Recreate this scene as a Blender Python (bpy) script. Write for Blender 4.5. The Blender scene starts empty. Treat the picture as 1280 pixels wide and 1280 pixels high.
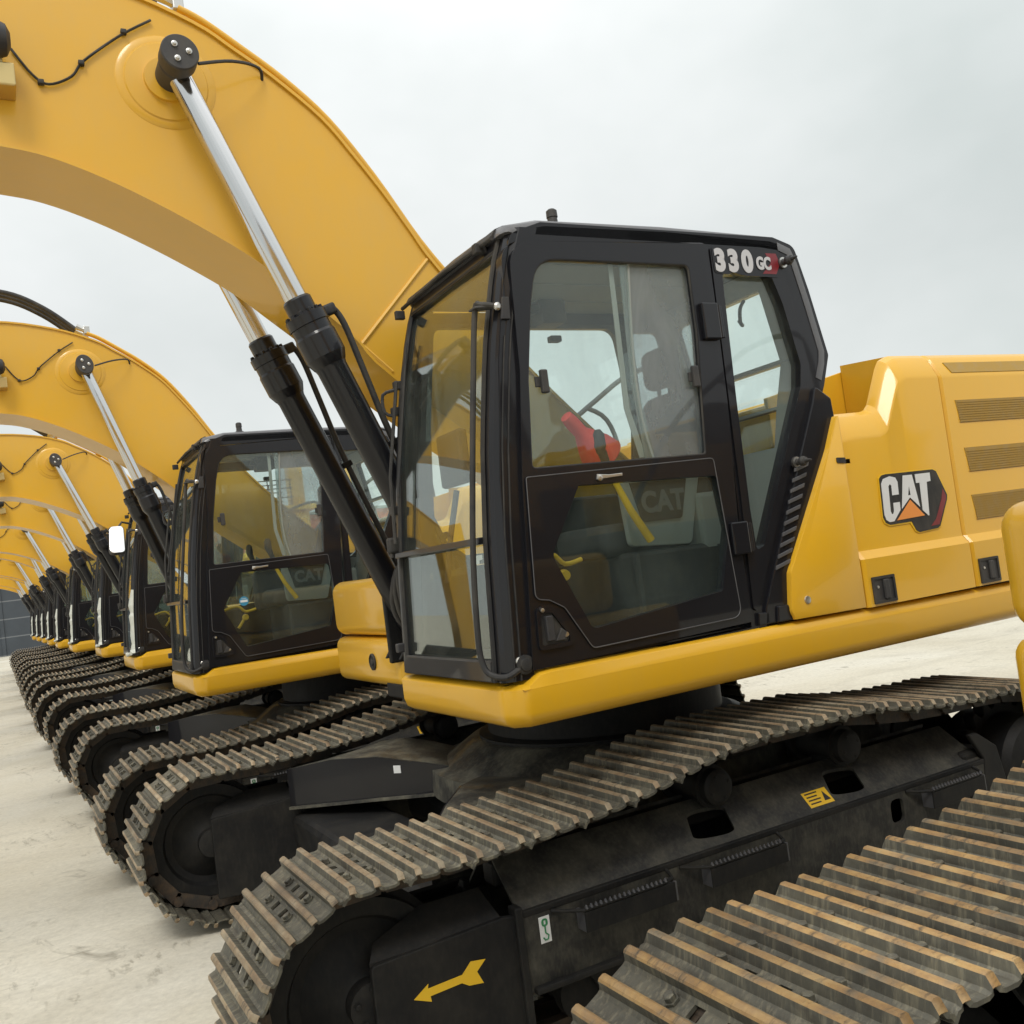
import bpy, bmesh, math, random
from mathutils import Vector, Matrix, noise
from mathutils.geometry import tessellate_polygon
random.seed(7)
sc = bpy.context.scene
COL = sc.collection
PI = math.pi

# ------------------------------------------------------------------ materials
def new_mat(name):
    m = bpy.data.materials.new(name); m.use_nodes = True
    nt = m.node_tree
    b = nt.nodes['Principled BSDF']
    return m, nt, b

def N(nt, t, **kw):
    n = nt.nodes.new(t)
    for k, v in kw.items():
        if k in n.inputs.keys(): n.inputs[k].default_value = v
        else: setattr(n, k, v)
    return n

def ramp(nt, fac, stops):
    r = nt.nodes.new('ShaderNodeValToRGB')
    e = r.color_ramp.elements
    while len(e) < len(stops): e.new(0.5)
    for i, (p, c) in enumerate(stops):
        e[i].position = p; e[i].color = (c[0], c[1], c[2], 1) if len(c) == 3 else c
    nt.links.new(fac, r.inputs[0])
    return r

def noise_tex(nt, scale, detail=4, rough=.55, vec=None, stretch=None, dist=0):
    tc = nt.nodes.new('ShaderNodeTexCoord')
    out = tc.outputs['Object']
    if stretch:
        mp = nt.nodes.new('ShaderNodeMapping'); mp.inputs['Scale'].default_value = stretch
        nt.links.new(out, mp.inputs[0]); out = mp.outputs[0]
    n = nt.nodes.new('ShaderNodeTexNoise')
    n.inputs['Scale'].default_value = scale; n.inputs['Detail'].default_value = detail
    n.inputs['Roughness'].default_value = rough; n.inputs['Distortion'].default_value = dist
    nt.links.new(out, n.inputs['Vector'])
    return n

def mixc(nt, fac, a, b):
    m = nt.nodes.new('ShaderNodeMix'); m.data_type = 'RGBA'
    for s, v in ((m.inputs[0], fac), (m.inputs[6], a), (m.inputs[7], b)):
        if isinstance(v, (int, float)): s.default_value = v
        elif isinstance(v, tuple): s.default_value = (v[0], v[1], v[2], 1)
        else: nt.links.new(v, s)
    return m.outputs[2]

def paint(name, col, rough=.3, coat=.4, dirt=(.35, .30, .22), dirt_amt=.25, metallic=0, bump=.02, spec=.5, scale=3.0, coat_rough=.08):
    m, nt, b = new_mat(name)
    n1 = noise_tex(nt, scale, 6, .65)
    n2 = noise_tex(nt, scale*11, 4, .6, stretch=(1, 1, .35))
    r = ramp(nt, n1.outputs[0], [(.42, (0, 0, 0)), (.75, (1, 1, 1))])
    r2 = ramp(nt, n2.outputs[0], [(.45, (0, 0, 0)), (.8, (1, 1, 1))])
    mul = N(nt, 'ShaderNodeMath', operation='MULTIPLY'); mul.inputs[1].default_value = dirt_amt
    add = N(nt, 'ShaderNodeMath', operation='MULTIPLY_ADD'); add.inputs[1].default_value = .45
    nt.links.new(r2.outputs[0], add.inputs[0]); nt.links.new(r.outputs[0], add.inputs[2])
    nt.links.new(add.outputs[0], mul.inputs[0])
    nt.links.new(mixc(nt, mul.outputs[0], col, dirt), b.inputs['Base Color'])
    rr = N(nt, 'ShaderNodeMapRange'); rr.inputs[3].default_value = rough*.8; rr.inputs[4].default_value = min(1, rough*1.6)
    nt.links.new(n1.outputs[0], rr.inputs[0]); nt.links.new(rr.outputs[0], b.inputs['Roughness'])
    b.inputs['Metallic'].default_value = metallic
    b.inputs['Specular IOR Level'].default_value = spec
    b.inputs['Coat Weight'].default_value = coat; b.inputs['Coat Roughness'].default_value = coat_rough
    if bump:
        n3 = noise_tex(nt, 1.6, 3, .5)
        bp = N(nt, 'ShaderNodeBump'); bp.inputs['Strength'].default_value = bump; bp.inputs['Distance'].default_value = .05
        nt.links.new(n3.outputs[0], bp.inputs['Height']); nt.links.new(bp.outputs[0], b.inputs['Normal'])
    return m

M = {}
M['yellow'] = paint('yellow_paint', (.78, .425, .013), rough=.34, coat=.5, dirt=(.58, .40, .12), dirt_amt=.14, coat_rough=.09, bump=.04)
M['boom_yellow'] = paint('boom_yellow_paint', (.74, .40, .018), rough=.38, coat=.55, dirt=(.52, .38, .16), dirt_amt=.20, coat_rough=.14, scale=1.6, bump=.06)
M['black'] = paint('black_gloss_paint', (.0085, .0086, .0115), rough=.30, coat=.42, dirt=(.05, .05, .05), dirt_amt=.03, coat_rough=.04, bump=0, spec=.25)
M['frame_black'] = paint('dusty_black_frame', (.0085, .0085, .009), rough=.55, coat=.0, dirt=(.085, .076, .058), dirt_amt=.24, scale=5, spec=.3)
M['top_dust'] = paint('dust_covered_plate', (.015, .0145, .0135), rough=.55, coat=0, dirt=(.15, .14, .105), dirt_amt=.48, scale=7)
M['hub_dust'] = paint('dusty_car_body', (.030, .029, .026), rough=.5, coat=.1, dirt=(.22, .205, .15), dirt_amt=.75, scale=5)
M['rubber'] = paint('black_rubber', (.018, .018, .019), rough=.55, coat=0, dirt_amt=.15, bump=0)
M['plastic'] = paint('dark_plastic', (.028, .028, .031), rough=.45, coat=0, dirt_amt=.12, bump=0)
M['roofgrey'] = paint('roof_black_satin', (.075, .075, .082), rough=.34, coat=.3, dirt=(.25, .24, .22), dirt_amt=.2)
M['liner'] = paint('grey_interior_liner', (.30, .315, .30), rough=.8, coat=0, dirt_amt=.1)
M['seat'] = paint('dark_seat_fabric', (.035, .035, .038), rough=.8, coat=0, dirt_amt=.1)
M['mesh_vent'] = paint('vent_mesh', (.40, .245, .045), rough=.7, coat=0, dirt_amt=.3, scale=20)
M['red'] = paint('red_orange_plastic', (.72, .05, .035), rough=.5, coat=0, dirt_amt=.05)
M['white'] = paint('white_vinyl', (.75, .76, .76), rough=.4, coat=.1, dirt_amt=.08)
M['silver'] = paint('silver_lettering', (.55, .55, .57), rough=.35, coat=.2, dirt_amt=.05)
M['orange'] = paint('orange_vinyl', (.85, .30, .06), rough=.35, coat=.2, dirt_amt=.05)
M['maroon'] = paint('dark_red_vinyl', (.20, .012, .02), rough=.35, coat=.2, dirt_amt=.05)
M['green'] = paint('green_vinyl', (.02, .22, .08), rough=.4, coat=.1, dirt_amt=.1)
M['blue'] = paint('blue_vinyl', (.03, .25, .42), rough=.4, coat=.1, dirt_amt=.05)
M['yvinyl'] = paint('yellow_vinyl', (.85, .52, .02), rough=.4, coat=.1, dirt_amt=.06)
M['film'] = paint('white_wrap_film', (.62, .64, .58), rough=.5, coat=.1, dirt_amt=.2, scale=14)
M['greytext'] = paint('grey_embossed_lettering', (.15, .155, .155), rough=.5, coat=0, dirt_amt=.05)
M['brass'] = paint('zinc_yellow_bracket', (.62, .48, .22), rough=.3, coat=0, metallic=.9, dirt_amt=.1)
M['bolt'] = paint('bolt_steel', (.62, .61, .58), rough=.28, coat=0, metallic=1, dirt_amt=.1)
M['mirror'] = paint('mirror_glass', (.9, .9, .9), rough=.02, coat=0, metallic=1, dirt_amt=0, bump=0)

def chrome():
    m, nt, b = new_mat('chrome_rod')
    b.inputs['Base Color'].default_value = (.62, .62, .62, 1); b.inputs['Metallic'].default_value = 1
    n = noise_tex(nt, 60, 3, .6, stretch=(1, 1, .03))
    rr = N(nt, 'ShaderNodeMapRange'); rr.inputs[3].default_value = .06; rr.inputs[4].default_value = .20
    nt.links.new(n.outputs[0], rr.inputs[0]); nt.links.new(rr.outputs[0], b.inputs['Roughness'])
    return m
M['chrome'] = chrome()

def shoe_mat(name, worn, rusty=False):
    m, nt, b = new_mat(name)
    oi = nt.nodes.new('ShaderNodeObjectInfo')
    tc = nt.nodes.new('ShaderNodeTexCoord')
    add = N(nt, 'ShaderNodeVectorMath', operation='ADD')
    sc_ = N(nt, 'ShaderNodeVectorMath', operation='SCALE'); sc_.inputs['Scale'].default_value = 37
    cmb = nt.nodes.new('ShaderNodeCombineXYZ')
    for i in range(3): nt.links.new(oi.outputs['Random'], cmb.inputs[i])
    nt.links.new(cmb.outputs[0], sc_.inputs[0]); nt.links.new(sc_.outputs[0], add.inputs[1])
    nt.links.new(tc.outputs['Object'], add.inputs[0])
    def nz(s, d, st=None):
        o = add.outputs[0]
        if st:
            mp = nt.nodes.new('ShaderNodeMapping'); mp.inputs['Scale'].default_value = st
            nt.links.new(o, mp.inputs[0]); o = mp.outputs[0]
        n = N(nt, 'ShaderNodeTexNoise'); n.inputs['Scale'].default_value = s; n.inputs['Detail'].default_value = d
        n.inputs['Roughness'].default_value = .65
        nt.links.new(o, n.inputs['Vector']); return n.outputs[0]
    a = nz(9, 6); c = nz(45, 5, (.25, 1, 1)); d = nz(16, 4, (1, .3, 1))
    if worn:
        c1 = ramp(nt, a, [(.32, (.15, .135, .10)), (.47, (.36, .21, .08)), (.60, (.52, .32, .11)), (.72, (.47, .38, .20))] if rusty else
                  [(.32, (.12, .11, .085)), (.46, (.25, .18, .11)), (.58, (.37, .275, .165)), (.72, (.36, .32, .235))])
        c2 = ramp(nt, d, [(.38, (.42, .37, .27)), (.58, (.22, .15, .09))])
        base = mixc(nt, .30 if rusty else .45, c1.outputs[0], c2.outputs[0])
        f = ramp(nt, c, [(.54, (0, 0, 0)), (.70, (1, 1, 1))])
        base = mixc(nt, f.outputs[0], base, (.075, .065, .05))
    else:
        c1 = ramp(nt, a, [(.34, (.085, .080, .064)), (.50, (.115, .110, .088)), (.68, (.160, .150, .112))])
        c = nz(38, 4, (1, 1.6, .12)); f = ramp(nt, c, [(.50, (0, 0, 0)), (.74, (.8, .8, .8))])
        base = mixc(nt, f.outputs[0], c1.outputs[0], (.30, .27, .19))
        g = ramp(nt, d, [(.56, (0, 0, 0)), (.72, (.8, .8, .8))])
        base = mixc(nt, g.outputs[0], base, (.060, .050, .038))
    mult = N(nt, 'ShaderNodeMapRange'); mult.inputs[3].default_value = .8; mult.inputs[4].default_value = 1.25
    nt.links.new(oi.outputs['Random'], mult.inputs[0])
    hv = nt.nodes.new('ShaderNodeHueSaturation'); nt.links.new(base, hv.inputs['Color']); nt.links.new(mult.outputs[0], hv.inputs['Value'])
    nt.links.new(hv.outputs[0], b.inputs['Base Color'])
    b.inputs['Roughness'].default_value = .55 if worn else .58
    b.inputs['Metallic'].default_value = .25 if worn else .3
    bp = N(nt, 'ShaderNodeBump'); bp.inputs['Strength'].default_value = .45; bp.inputs['Distance'].default_value = .006
    nt.links.new(c, bp.inputs['Height']); nt.links.new(bp.outputs[0], b.inputs['Normal'])
    return m
M['shoe'] = shoe_mat('muddy_steel_shoe', False)
M['worn'] = shoe_mat('worn_rusty_grouser', True)
M['worn_rusty'] = shoe_mat('orange_rusty_grouser', True, True)
M['chain'] = paint('greasy_chain', (.035, .032, .028), rough=.5, coat=0, dirt=(.20, .12, .06), dirt_amt=.5, scale=12)
M['rust'] = paint('rusty_bushing', (.20, .11, .06), rough=.55, coat=0, dirt=(.30, .22, .13), dirt_amt=.6, scale=25)

def glass_mat(name, tint, film=0.0, filmcol=(.55, .58, .56), haze=.05, refl=.06):
    m = bpy.data.materials.new(name); m.use_nodes = True; nt = m.node_tree
    for n in list(nt.nodes): nt.nodes.remove(n)
    out = nt.nodes.new('ShaderNodeOutputMaterial')
    tr = nt.nodes.new('ShaderNodeBsdfTransparent'); tr.inputs[0].default_value = (*tint, 1)
    gl = nt.nodes.new('ShaderNodeBsdfGlossy'); gl.inputs['Roughness'].default_value = .015
    gl.inputs[0].default_value = (.92, .96, .95, 1)
    ge = nt.nodes.new('ShaderNodeNewGeometry'); dt = N(nt, 'ShaderNodeVectorMath', operation='DOT_PRODUCT')
    nt.links.new(ge.outputs['Incoming'], dt.inputs[0]); nt.links.new(ge.outputs['Normal'], dt.inputs[1])
    ab = N(nt, 'ShaderNodeMath', operation='ABSOLUTE'); nt.links.new(dt.outputs['Value'], ab.inputs[0])
    om = N(nt, 'ShaderNodeMath', operation='SUBTRACT'); om.inputs[0].default_value = 1; nt.links.new(ab.outputs[0], om.inputs[1])
    pw = N(nt, 'ShaderNodeMath', operation='POWER'); pw.inputs[1].default_value = 4.5; nt.links.new(om.outputs[0], pw.inputs[0])
    fr = N(nt, 'ShaderNodeMath', operation='MULTIPLY_ADD'); fr.inputs[1].default_value = .85; fr.inputs[2].default_value = refl; nt.links.new(pw.outputs[0], fr.inputs[0])
    mx = nt.nodes.new('ShaderNodeMixShader')
    nt.links.new(fr.outputs[0], mx.inputs[0]); nt.links.new(tr.outputs[0], mx.inputs[1]); nt.links.new(gl.outputs[0], mx.inputs[2])
    df = nt.nodes.new('ShaderNodeBsdfDiffuse'); df.inputs[0].default_value = (*filmcol, 1)
    tl = nt.nodes.new('ShaderNodeBsdfTranslucent'); tl.inputs[0].default_value = (*filmcol, 1)
    a = nt.nodes.new('ShaderNodeMixShader'); a.inputs[0].default_value = .5
    nt.links.new(df.outputs[0], a.inputs[1]); nt.links.new(tl.outputs[0], a.inputs[2])
    nz = noise_tex(nt, 3.2, 5, .6, stretch=(1, 1, .45), dist=.6)
    r = ramp(nt, nz.outputs[0], [(.35, (0, 0, 0)), (.72, (1, 1, 1))])
    mr = N(nt, 'ShaderNodeMapRange'); mr.inputs[3].default_value = film*.30 + haze*.15; mr.inputs[4].default_value = film + haze  # pale film plus reflected sky haze, mixed into the glass as diffuse colour
    nt.links.new(r.outputs[0], mr.inputs[0])
    m2 = nt.nodes.new('ShaderNodeMixShader')
    nt.links.new(mr.outputs[0], m2.inputs[0]); nt.links.new(mx.outputs[0], m2.inputs[1]); nt.links.new(a.outputs[0], m2.inputs[2])
    nt.links.new(m2.outputs[0], out.inputs[0])
    return m
M['glass'] = glass_mat('green_tinted_glass', (.945, .985, .972), haze=.08, filmcol=(.52, .57, .55), refl=.045)
M['glass_front'] = glass_mat('windshield_glass', (.94, .965, .93), haze=.10, filmcol=(.44, .47, .42), refl=.085)
M['glass_film'] = glass_mat('glass_behind_plastic_film', (.80, .88, .88), film=.46, filmcol=(.54, .56, .57), haze=.05)
M['glass_dark'] = glass_mat('dark_tinted_glass', (.90, .955, .94), haze=.09, filmcol=(.34, .40, .38), refl=.028)

def ground_mat():
    m, nt, b = new_mat('worn_concrete')
    big = noise_tex(nt, .35, 6, .6, dist=.4)
    streak = noise_tex(nt, 1.1, 7, .65, stretch=(.7, 1.5, 1), dist=.8)
    fine = noise_tex(nt, 26, 6, .7)
    mark = noise_tex(nt, 2.6, 5, .75, stretch=(1, .35, 1), dist=1.2)
    c1 = ramp(nt, big.outputs[0], [(.30, (.50, .455, .355)), (.5, (.585, .545, .445)), (.70, (.64, .61, .525))])
    s = ramp(nt, streak.outputs[0], [(.50, (0, 0, 0)), (.80, (.6, .6, .6))])
    c = mixc(nt, s.outputs[0], c1.outputs[0], (.39, .36, .295))
    k = ramp(nt, mark.outputs[0], [(.60, (0, 0, 0)), (.74, (.8, .8, .8))])
    c = mixc(nt, k.outputs[0], c, (.215, .195, .15))
    pr = noise_tex(nt, 9, 3, .6, stretch=(1.6, .7, 1), dist=.3); pm = noise_tex(nt, .7, 3, .5)
    p1 = ramp(nt, pr.outputs[0], [(.58, (0, 0, 0)), (.68, (1, 1, 1))]); p2 = ramp(nt, pm.outputs[0], [(.50, (0, 0, 0)), (.62, (.7, .7, .7))])
    pp = N(nt, 'ShaderNodeMath', operation='MULTIPLY'); nt.links.new(p1.outputs[0], pp.inputs[0]); nt.links.new(p2.outputs[0], pp.inputs[1])
    c = mixc(nt, pp.outputs[0], c, (.30, .275, .215))
    hl = noise_tex(nt, 2.2, 6, .7, stretch=(.25, 3.4, 1), dist=.3)
    h1 = ramp(nt, hl.outputs[0], [(.63, (0, 0, 0)), (.70, (.55, .55, .55))]); c = mixc(nt, h1.outputs[0], c, (.26, .24, .19))
    f = ramp(nt, fine.outputs[0], [(.3, (.86, .86, .86)), (.7, (1.08, 1.08, 1.08))])
    mm = nt.nodes.new('ShaderNodeMix'); mm.data_type = 'RGBA'; mm.blend_type = 'MULTIPLY'; mm.inputs[0].default_value = 1
    nt.links.new(c, mm.inputs[6]); nt.links.new(f.outputs[0], mm.inputs[7])
    nt.links.new(mm.outputs[2], b.inputs['Base Color'])
    b.inputs['Roughness'].default_value = .82; b.inputs['Specular IOR Level'].default_value = .25
    bp = N(nt, 'ShaderNodeBump'); bp.inputs['Strength'].default_value = .25; bp.inputs['Distance'].default_value = .01
    nt.links.new(fine.outputs[0], bp.inputs['Height']); nt.links.new(bp.outputs[0], b.inputs['Normal'])
    return m
M['ground'] = ground_mat()
def clad(name, c1, c2, period, axis=2):
    m, nt, b = new_mat(name)
    tc = nt.nodes.new('ShaderNodeTexCoord'); sx = nt.nodes.new('ShaderNodeSeparateXYZ'); nt.links.new(tc.outputs['Object'], sx.inputs[0])
    mod = N(nt, 'ShaderNodeMath', operation='WRAP'); mod.inputs[1].default_value = period; mod.inputs[2].default_value = 0
    nt.links.new(sx.outputs[axis], mod.inputs[0])
    lt = N(nt, 'ShaderNodeMath', operation='LESS_THAN'); lt.inputs[1].default_value = period*.06
    nt.links.new(mod.outputs[0], lt.inputs[0])
    nz = noise_tex(nt, .6, 5, .6)
    r = ramp(nt, nz.outputs[0], [(.3, tuple(x*.85 for x in c1)), (.7, tuple(x*1.12 for x in c1))])
    nt.links.new(mixc(nt, lt.outputs[0], r.outputs[0], c2), b.inputs['Base Color']); b.inputs['Roughness'].default_value = .55
    return m
M['wall'] = clad('slate_metal_cladding', (.050, .060, .072), (.16, .17, .18), 1.1)
M['warehouse'] = clad('orange_red_cladding', (.52, .13, .05), (.35, .09, .04), .9, 0)

# ------------------------------------------------------------------ mesh helpers
def finish(bm, name, mat, parent=None, smooth=True, angle=34, mats=None):
    bmesh.ops.recalc_face_normals(bm, faces=bm.faces)
    me = bpy.data.meshes.new(name); bm.to_mesh(me); bm.free()
    for x in (mats or [mat]): me.materials.append(M[x] if isinstance(x, str) else x)
    if smooth:
        me.shade_smooth(); me.set_sharp_from_angle(angle=math.radians(17 if angle <= 35 else angle))
    o = bpy.data.objects.new(name, me); COL.objects.link(o)
    if parent is not None: o.parent = parent
    return o

def bevel_bm(bm, w, seg=2, ang=28):
    if w <= 0: return
    es = [e for e in bm.edges if len(e.link_faces) == 2 and e.calc_face_angle(0) > math.radians(ang)]
    try: bmesh.ops.bevel(bm, geom=es, offset=w, segments=seg, affect='EDGES', profile=.5, clamp_overlap=True)
    except Exception: pass

def merge(dst, src):
    me = bpy.data.meshes.new('tmp'); src.to_mesh(me); dst.from_mesh(me); bpy.data.meshes.remove(me); src.free()

def box(dst, x0, x1, y0, y1, z0, z1, bev=0, seg=2):
    bm = bmesh.new()
    bmesh.ops.create_cube(bm, size=1)
    bmesh.ops.scale(bm, vec=(x1-x0, y1-y0, z1-z0), verts=bm.verts)
    bmesh.ops.translate(bm, vec=((x0+x1)/2, (y0+y1)/2, (z0+z1)/2), verts=bm.verts)
    bevel_bm(bm, bev, seg); merge(dst, bm)

def rounded(pts):
    """pts: (x, y) or (x, y, r): corners with a radius become arcs."""
    out = []; n = len(pts)
    for i, p in enumerate(pts):
        if len(p) < 3 or p[2] <= 0: out.append((p[0], p[1])); continue
        a = Vector(pts[i-1][:2]); c = Vector(pts[(i+1) % n][:2]); b = Vector(p[:2])
        u = (a-b).normalized(); v = (c-b).normalized()
        ang = u.angle(v); d = min(p[2]/math.tan(ang/2), (a-b).length*.49, (c-b).length*.49)
        s = b+u*d; e = b+v*d
        for k in range(7):
            t = k/6; q = s*(1-t)**2 + b*2*t*(1-t) + e*t*t
            out.append((q.x, q.y))
    return out

def plate(dst, outline, holes, f, t0, t1, bev=0):
    """flat plate with holes; f(a, b, c) gives the 3D point, c runs from t0 to t1 through the thickness."""
    loops = [rounded(outline)] + [rounded(h) for h in holes]
    bm = bmesh.new(); flat = []
    idx = []
    for l in loops:
        idx.append(list(range(len(flat), len(flat)+len(l)))); flat += l
    A = [bm.verts.new(f(p[0], p[1], t0)) for p in flat]; B = [bm.verts.new(f(p[0], p[1], t1)) for p in flat]
    if len(loops) == 1:
        bm.faces.new(A); bm.faces.new(list(reversed(B)))
    else:
        for tri in tessellate_polygon([[Vector((p[0], p[1], 0)) for p in l] for l in loops]):
            try: bm.faces.new([A[i] for i in tri]); bm.faces.new([B[i] for i in reversed(tri)])
            except ValueError: pass
    for l in idx:
        for k in range(len(l)):
            i, j = l[k], l[(k+1) % len(l)]
            bm.faces.new((A[i], A[j], B[j], B[i]))
    bmesh.ops.recalc_face_normals(bm, faces=bm.faces)
    bevel_bm(bm, bev); merge(dst, bm)

side = lambda a, b, c: (a, c, b)      # plan: X, Z, thickness along Y
topf = lambda a, b, c: (a, b, c)
front = lambda a, b, c: (c, a, b)

def smooth_path(pts, n=6):
    P = [Vector(p) for p in pts]
    if len(P) < 3: return P
    out = []
    for i in range(len(P)-1):
        p0 = P[max(i-1, 0)]; p1 = P[i]; p2 = P[i+1]; p3 = P[min(i+2, len(P)-1)]
        for k in range(n):
            t = k/n
            out.append(.5*((2*p1)+(-p0+p2)*t+(2*p0-5*p1+4*p2-p3)*t*t+(-p0+3*p1-3*p2+p3)*t**3))
    out.append(P[-1]); return out

def tube(dst, pts, r, seg=10, smooth=0, cap=True):
    P = smooth_path(pts, smooth) if smooth else [Vector(p) for p in pts]
    bm = bmesh.new(); rings = []; up = None
    for i, p in enumerate(P):
        d = (P[min(i+1, len(P)-1)]-P[max(i-1, 0)]).normalized()
        if up is None: up = d.orthogonal().normalized()
        up = (up - d*up.dot(d)).normalized(); s = d.cross(up)
        rr = r[i] if isinstance(r, (list, tuple)) else r
        rings.append([bm.verts.new(p+(up*math.cos(2*PI*k/seg)+s*math.sin(2*PI*k/seg))*rr) for k in range(seg)])
    for a, b in zip(rings, rings[1:]):
        for k in range(seg): bm.faces.new((a[k], a[(k+1) % seg], b[(k+1) % seg], b[k]))
    if cap: bm.faces.new(rings[0]); bm.faces.new(list(reversed(rings[-1])))
    merge(dst, bm)

def lathe(dst, prof, org=(0, 0, 0), axis='Y', seg=32):
    """prof: (radius, along) pairs, closed by caps."""
    bm = bmesh.new(); rings = []
    def pt(r, h, a):
        c, s = r*math.cos(a), r*math.sin(a)
        v = {'Y': (c, h, s), 'Z': (c, s, h), 'X': (h, c, s)}[axis]
        return (v[0]+org[0], v[1]+org[1], v[2]+org[2])
    for r, h in prof: rings.append([bm.verts.new(pt(max(r, 1e-4), h, 2*PI*k/seg)) for k in range(seg)])
    for a, b in zip(rings, rings[1:]):
        for k in range(seg): bm.faces.new((a[k], a[(k+1) % seg], b[(k+1) % seg], b[k]))
    bm.faces.new(rings[0]); bm.faces.new(list(reversed(rings[-1])))
    merge(dst, bm)

def sweep(dst, path, prof, closed=False):
    """path: plan (x, y) points; prof: (inset to the right of travel, z) points."""
    n = len(path); P = [Vector(p) for p in path]; bm = bmesh.new(); rows = []
    for i in range(n):
        if closed: a, c = P[i-1], P[(i+1) % n]
        else: a, c = P[max(i-1, 0)], P[min(i+1, n-1)]
        d1 = (P[i]-a).normalized() if (P[i]-a).length > 1e-6 else (c-P[i]).normalized()
        d2 = (c-P[i]).normalized() if (c-P[i]).length > 1e-6 else d1
        n1 = Vector((d1.y, -d1.x)); n2 = Vector((d2.y, -d2.x)); m = (n1+n2).normalized(); k = 1/max(.3, m.dot(n1))
        rows.append([bm.verts.new((P[i].x+m.x*k*o, P[i].y+m.y*k*o, z)) for o, z in prof])
    rng = range(n) if closed else range(n-1)
    for i in rng:
        a, b = rows[i], rows[(i+1) % n]
        for k in range(len(prof)): 
            k2 = (k+1) % len(prof); bm.faces.new((a[k], b[k], b[k2], a[k2]))
    if not closed: bm.faces.new(rows[0]); bm.faces.new(list(reversed(rows[-1])))
    merge(dst, bm)

def loft(dst, sections, closed_ends=True, bev=0):
    bm = bmesh.new(); rows = [[bm.verts.new(p) for p in s] for s in sections]; n = len(rows[0])
    for a, b in zip(rows, rows[1:]):
        for k in range(n): bm.faces.new((a[k], a[(k+1) % n], b[(k+1) % n], b[k]))
    if closed_ends: bm.faces.new(rows[0]); bm.faces.new(list(reversed(rows[-1])))
    bmesh.ops.recalc_face_normals(bm, faces=bm.faces)
    bevel_bm(bm, bev); merge(dst, bm)

def hexbolt(dst, x, y, z, r, h, axis='Z'):
    lathe(dst, [(r*1.35, 0), (r*1.35, h*.3), (r, h*.3), (r, h*.9), (r*.8, h)], (x, y, z), axis, 6 if axis else 12)

def empty(name, loc=(0, 0, 0)):
    o = bpy.data.objects.new(name, None); o.location = loc; COL.objects.link(o); o.empty_display_size = .3
    return o

def text_mesh(dst, s, x, z, h, y, sx=1.0, bold=.0, depth=.002):
    """raised lettering on a plane facing -Y, x to the right (machine +X)."""
    c = bpy.data.curves.new('lettering', 'FONT'); c.body = s; c.size = 1; c.offset = bold; c.extrude = .5
    o = bpy.data.objects.new('lettering', c); COL.objects.link(o)
    bpy.context.view_layer.update()
    me = bpy.data.meshes.new_from_object(o.evaluated_get(bpy.context.evaluated_depsgraph_get()))
    bm = bmesh.new(); bm.from_mesh(me)
    x0 = min(v.co.x for v in bm.verts); y0 = min(v.co.y for v in bm.verts); y1 = max(v.co.y for v in bm.verts)
    k = h/(y1-y0)
    for v in bm.verts:
        v.co = Vector((x+(v.co.x-x0)*k*sx, y-(v.co.z+.5)*depth, z+(v.co.y-y0)*k))
    bpy.data.objects.remove(o); bpy.data.curves.remove(c); bpy.data.meshes.remove(me)
    merge(dst, bm)

def interp(tab, t):
    if t <= tab[0][0]: return tab[0][1]
    for (a, b), (c, d) in zip(tab, tab[1:]):
        if t <= c: return b+(d-b)*(t-a)/(c-a)
    return tab[-1][1]

# ================================================================== EXCAVATOR (machine axes: front = -X, cab side = -Y)
ROOT = empty('excavator')

# ---------------------------------------------------------------- tracks
IC, SCN, RP = (-1.83, .43), (1.58, .45), .395
TOP = [(-1.83, .825), (-1.67, .813), (-1.46, .812), (-1.15, .828), (-.88, .850), (-.6, .895), (-.36, .942), (-.1, .955), (.15, .950), (.42, .948),
       (.62, .915), (.85, .885), (1.1, .868), (1.35, .862), (1.58, .845)]
def track_path():
    pts = []
    for i in range(60): pts.append((1.58-(3.48)*i/60, .055-.02*i/60))
    for i in range(40):
        a = -PI/2 - PI*i/40; pts.append((IC[0]+RP*math.cos(a), IC[1]+RP*math.sin(a)))
    tp = smooth_path([(x, z, 0) for x, z in TOP], 8); pts += [(p.x, p.y) for p in tp]
    for i in range(1, 40):
        a = PI/2 - PI*i/40; pts.append((SCN[0]+RP*math.cos(a), SCN[1]+RP*math.sin(a)))
    return [Vector(p) for p in pts]
PATH = track_path()
CUM = [0]
for a, b in zip(PATH, PATH[1:]+PATH[:1]): CUM.append(CUM[-1]+(b-a).length)
PLEN = CUM[-1]; NSH = round(PLEN/.2155)
def along(s):
    s %= PLEN
    lo = 0
    for i in range(len(PATH)):
        if CUM[i+1] >= s: lo = i; break
    a, b = PATH[lo], PATH[(lo+1) % len(PATH)]
    return a.lerp(b, (s-CUM[lo])/max(1e-9, CUM[lo+1]-CUM[lo]))

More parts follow.
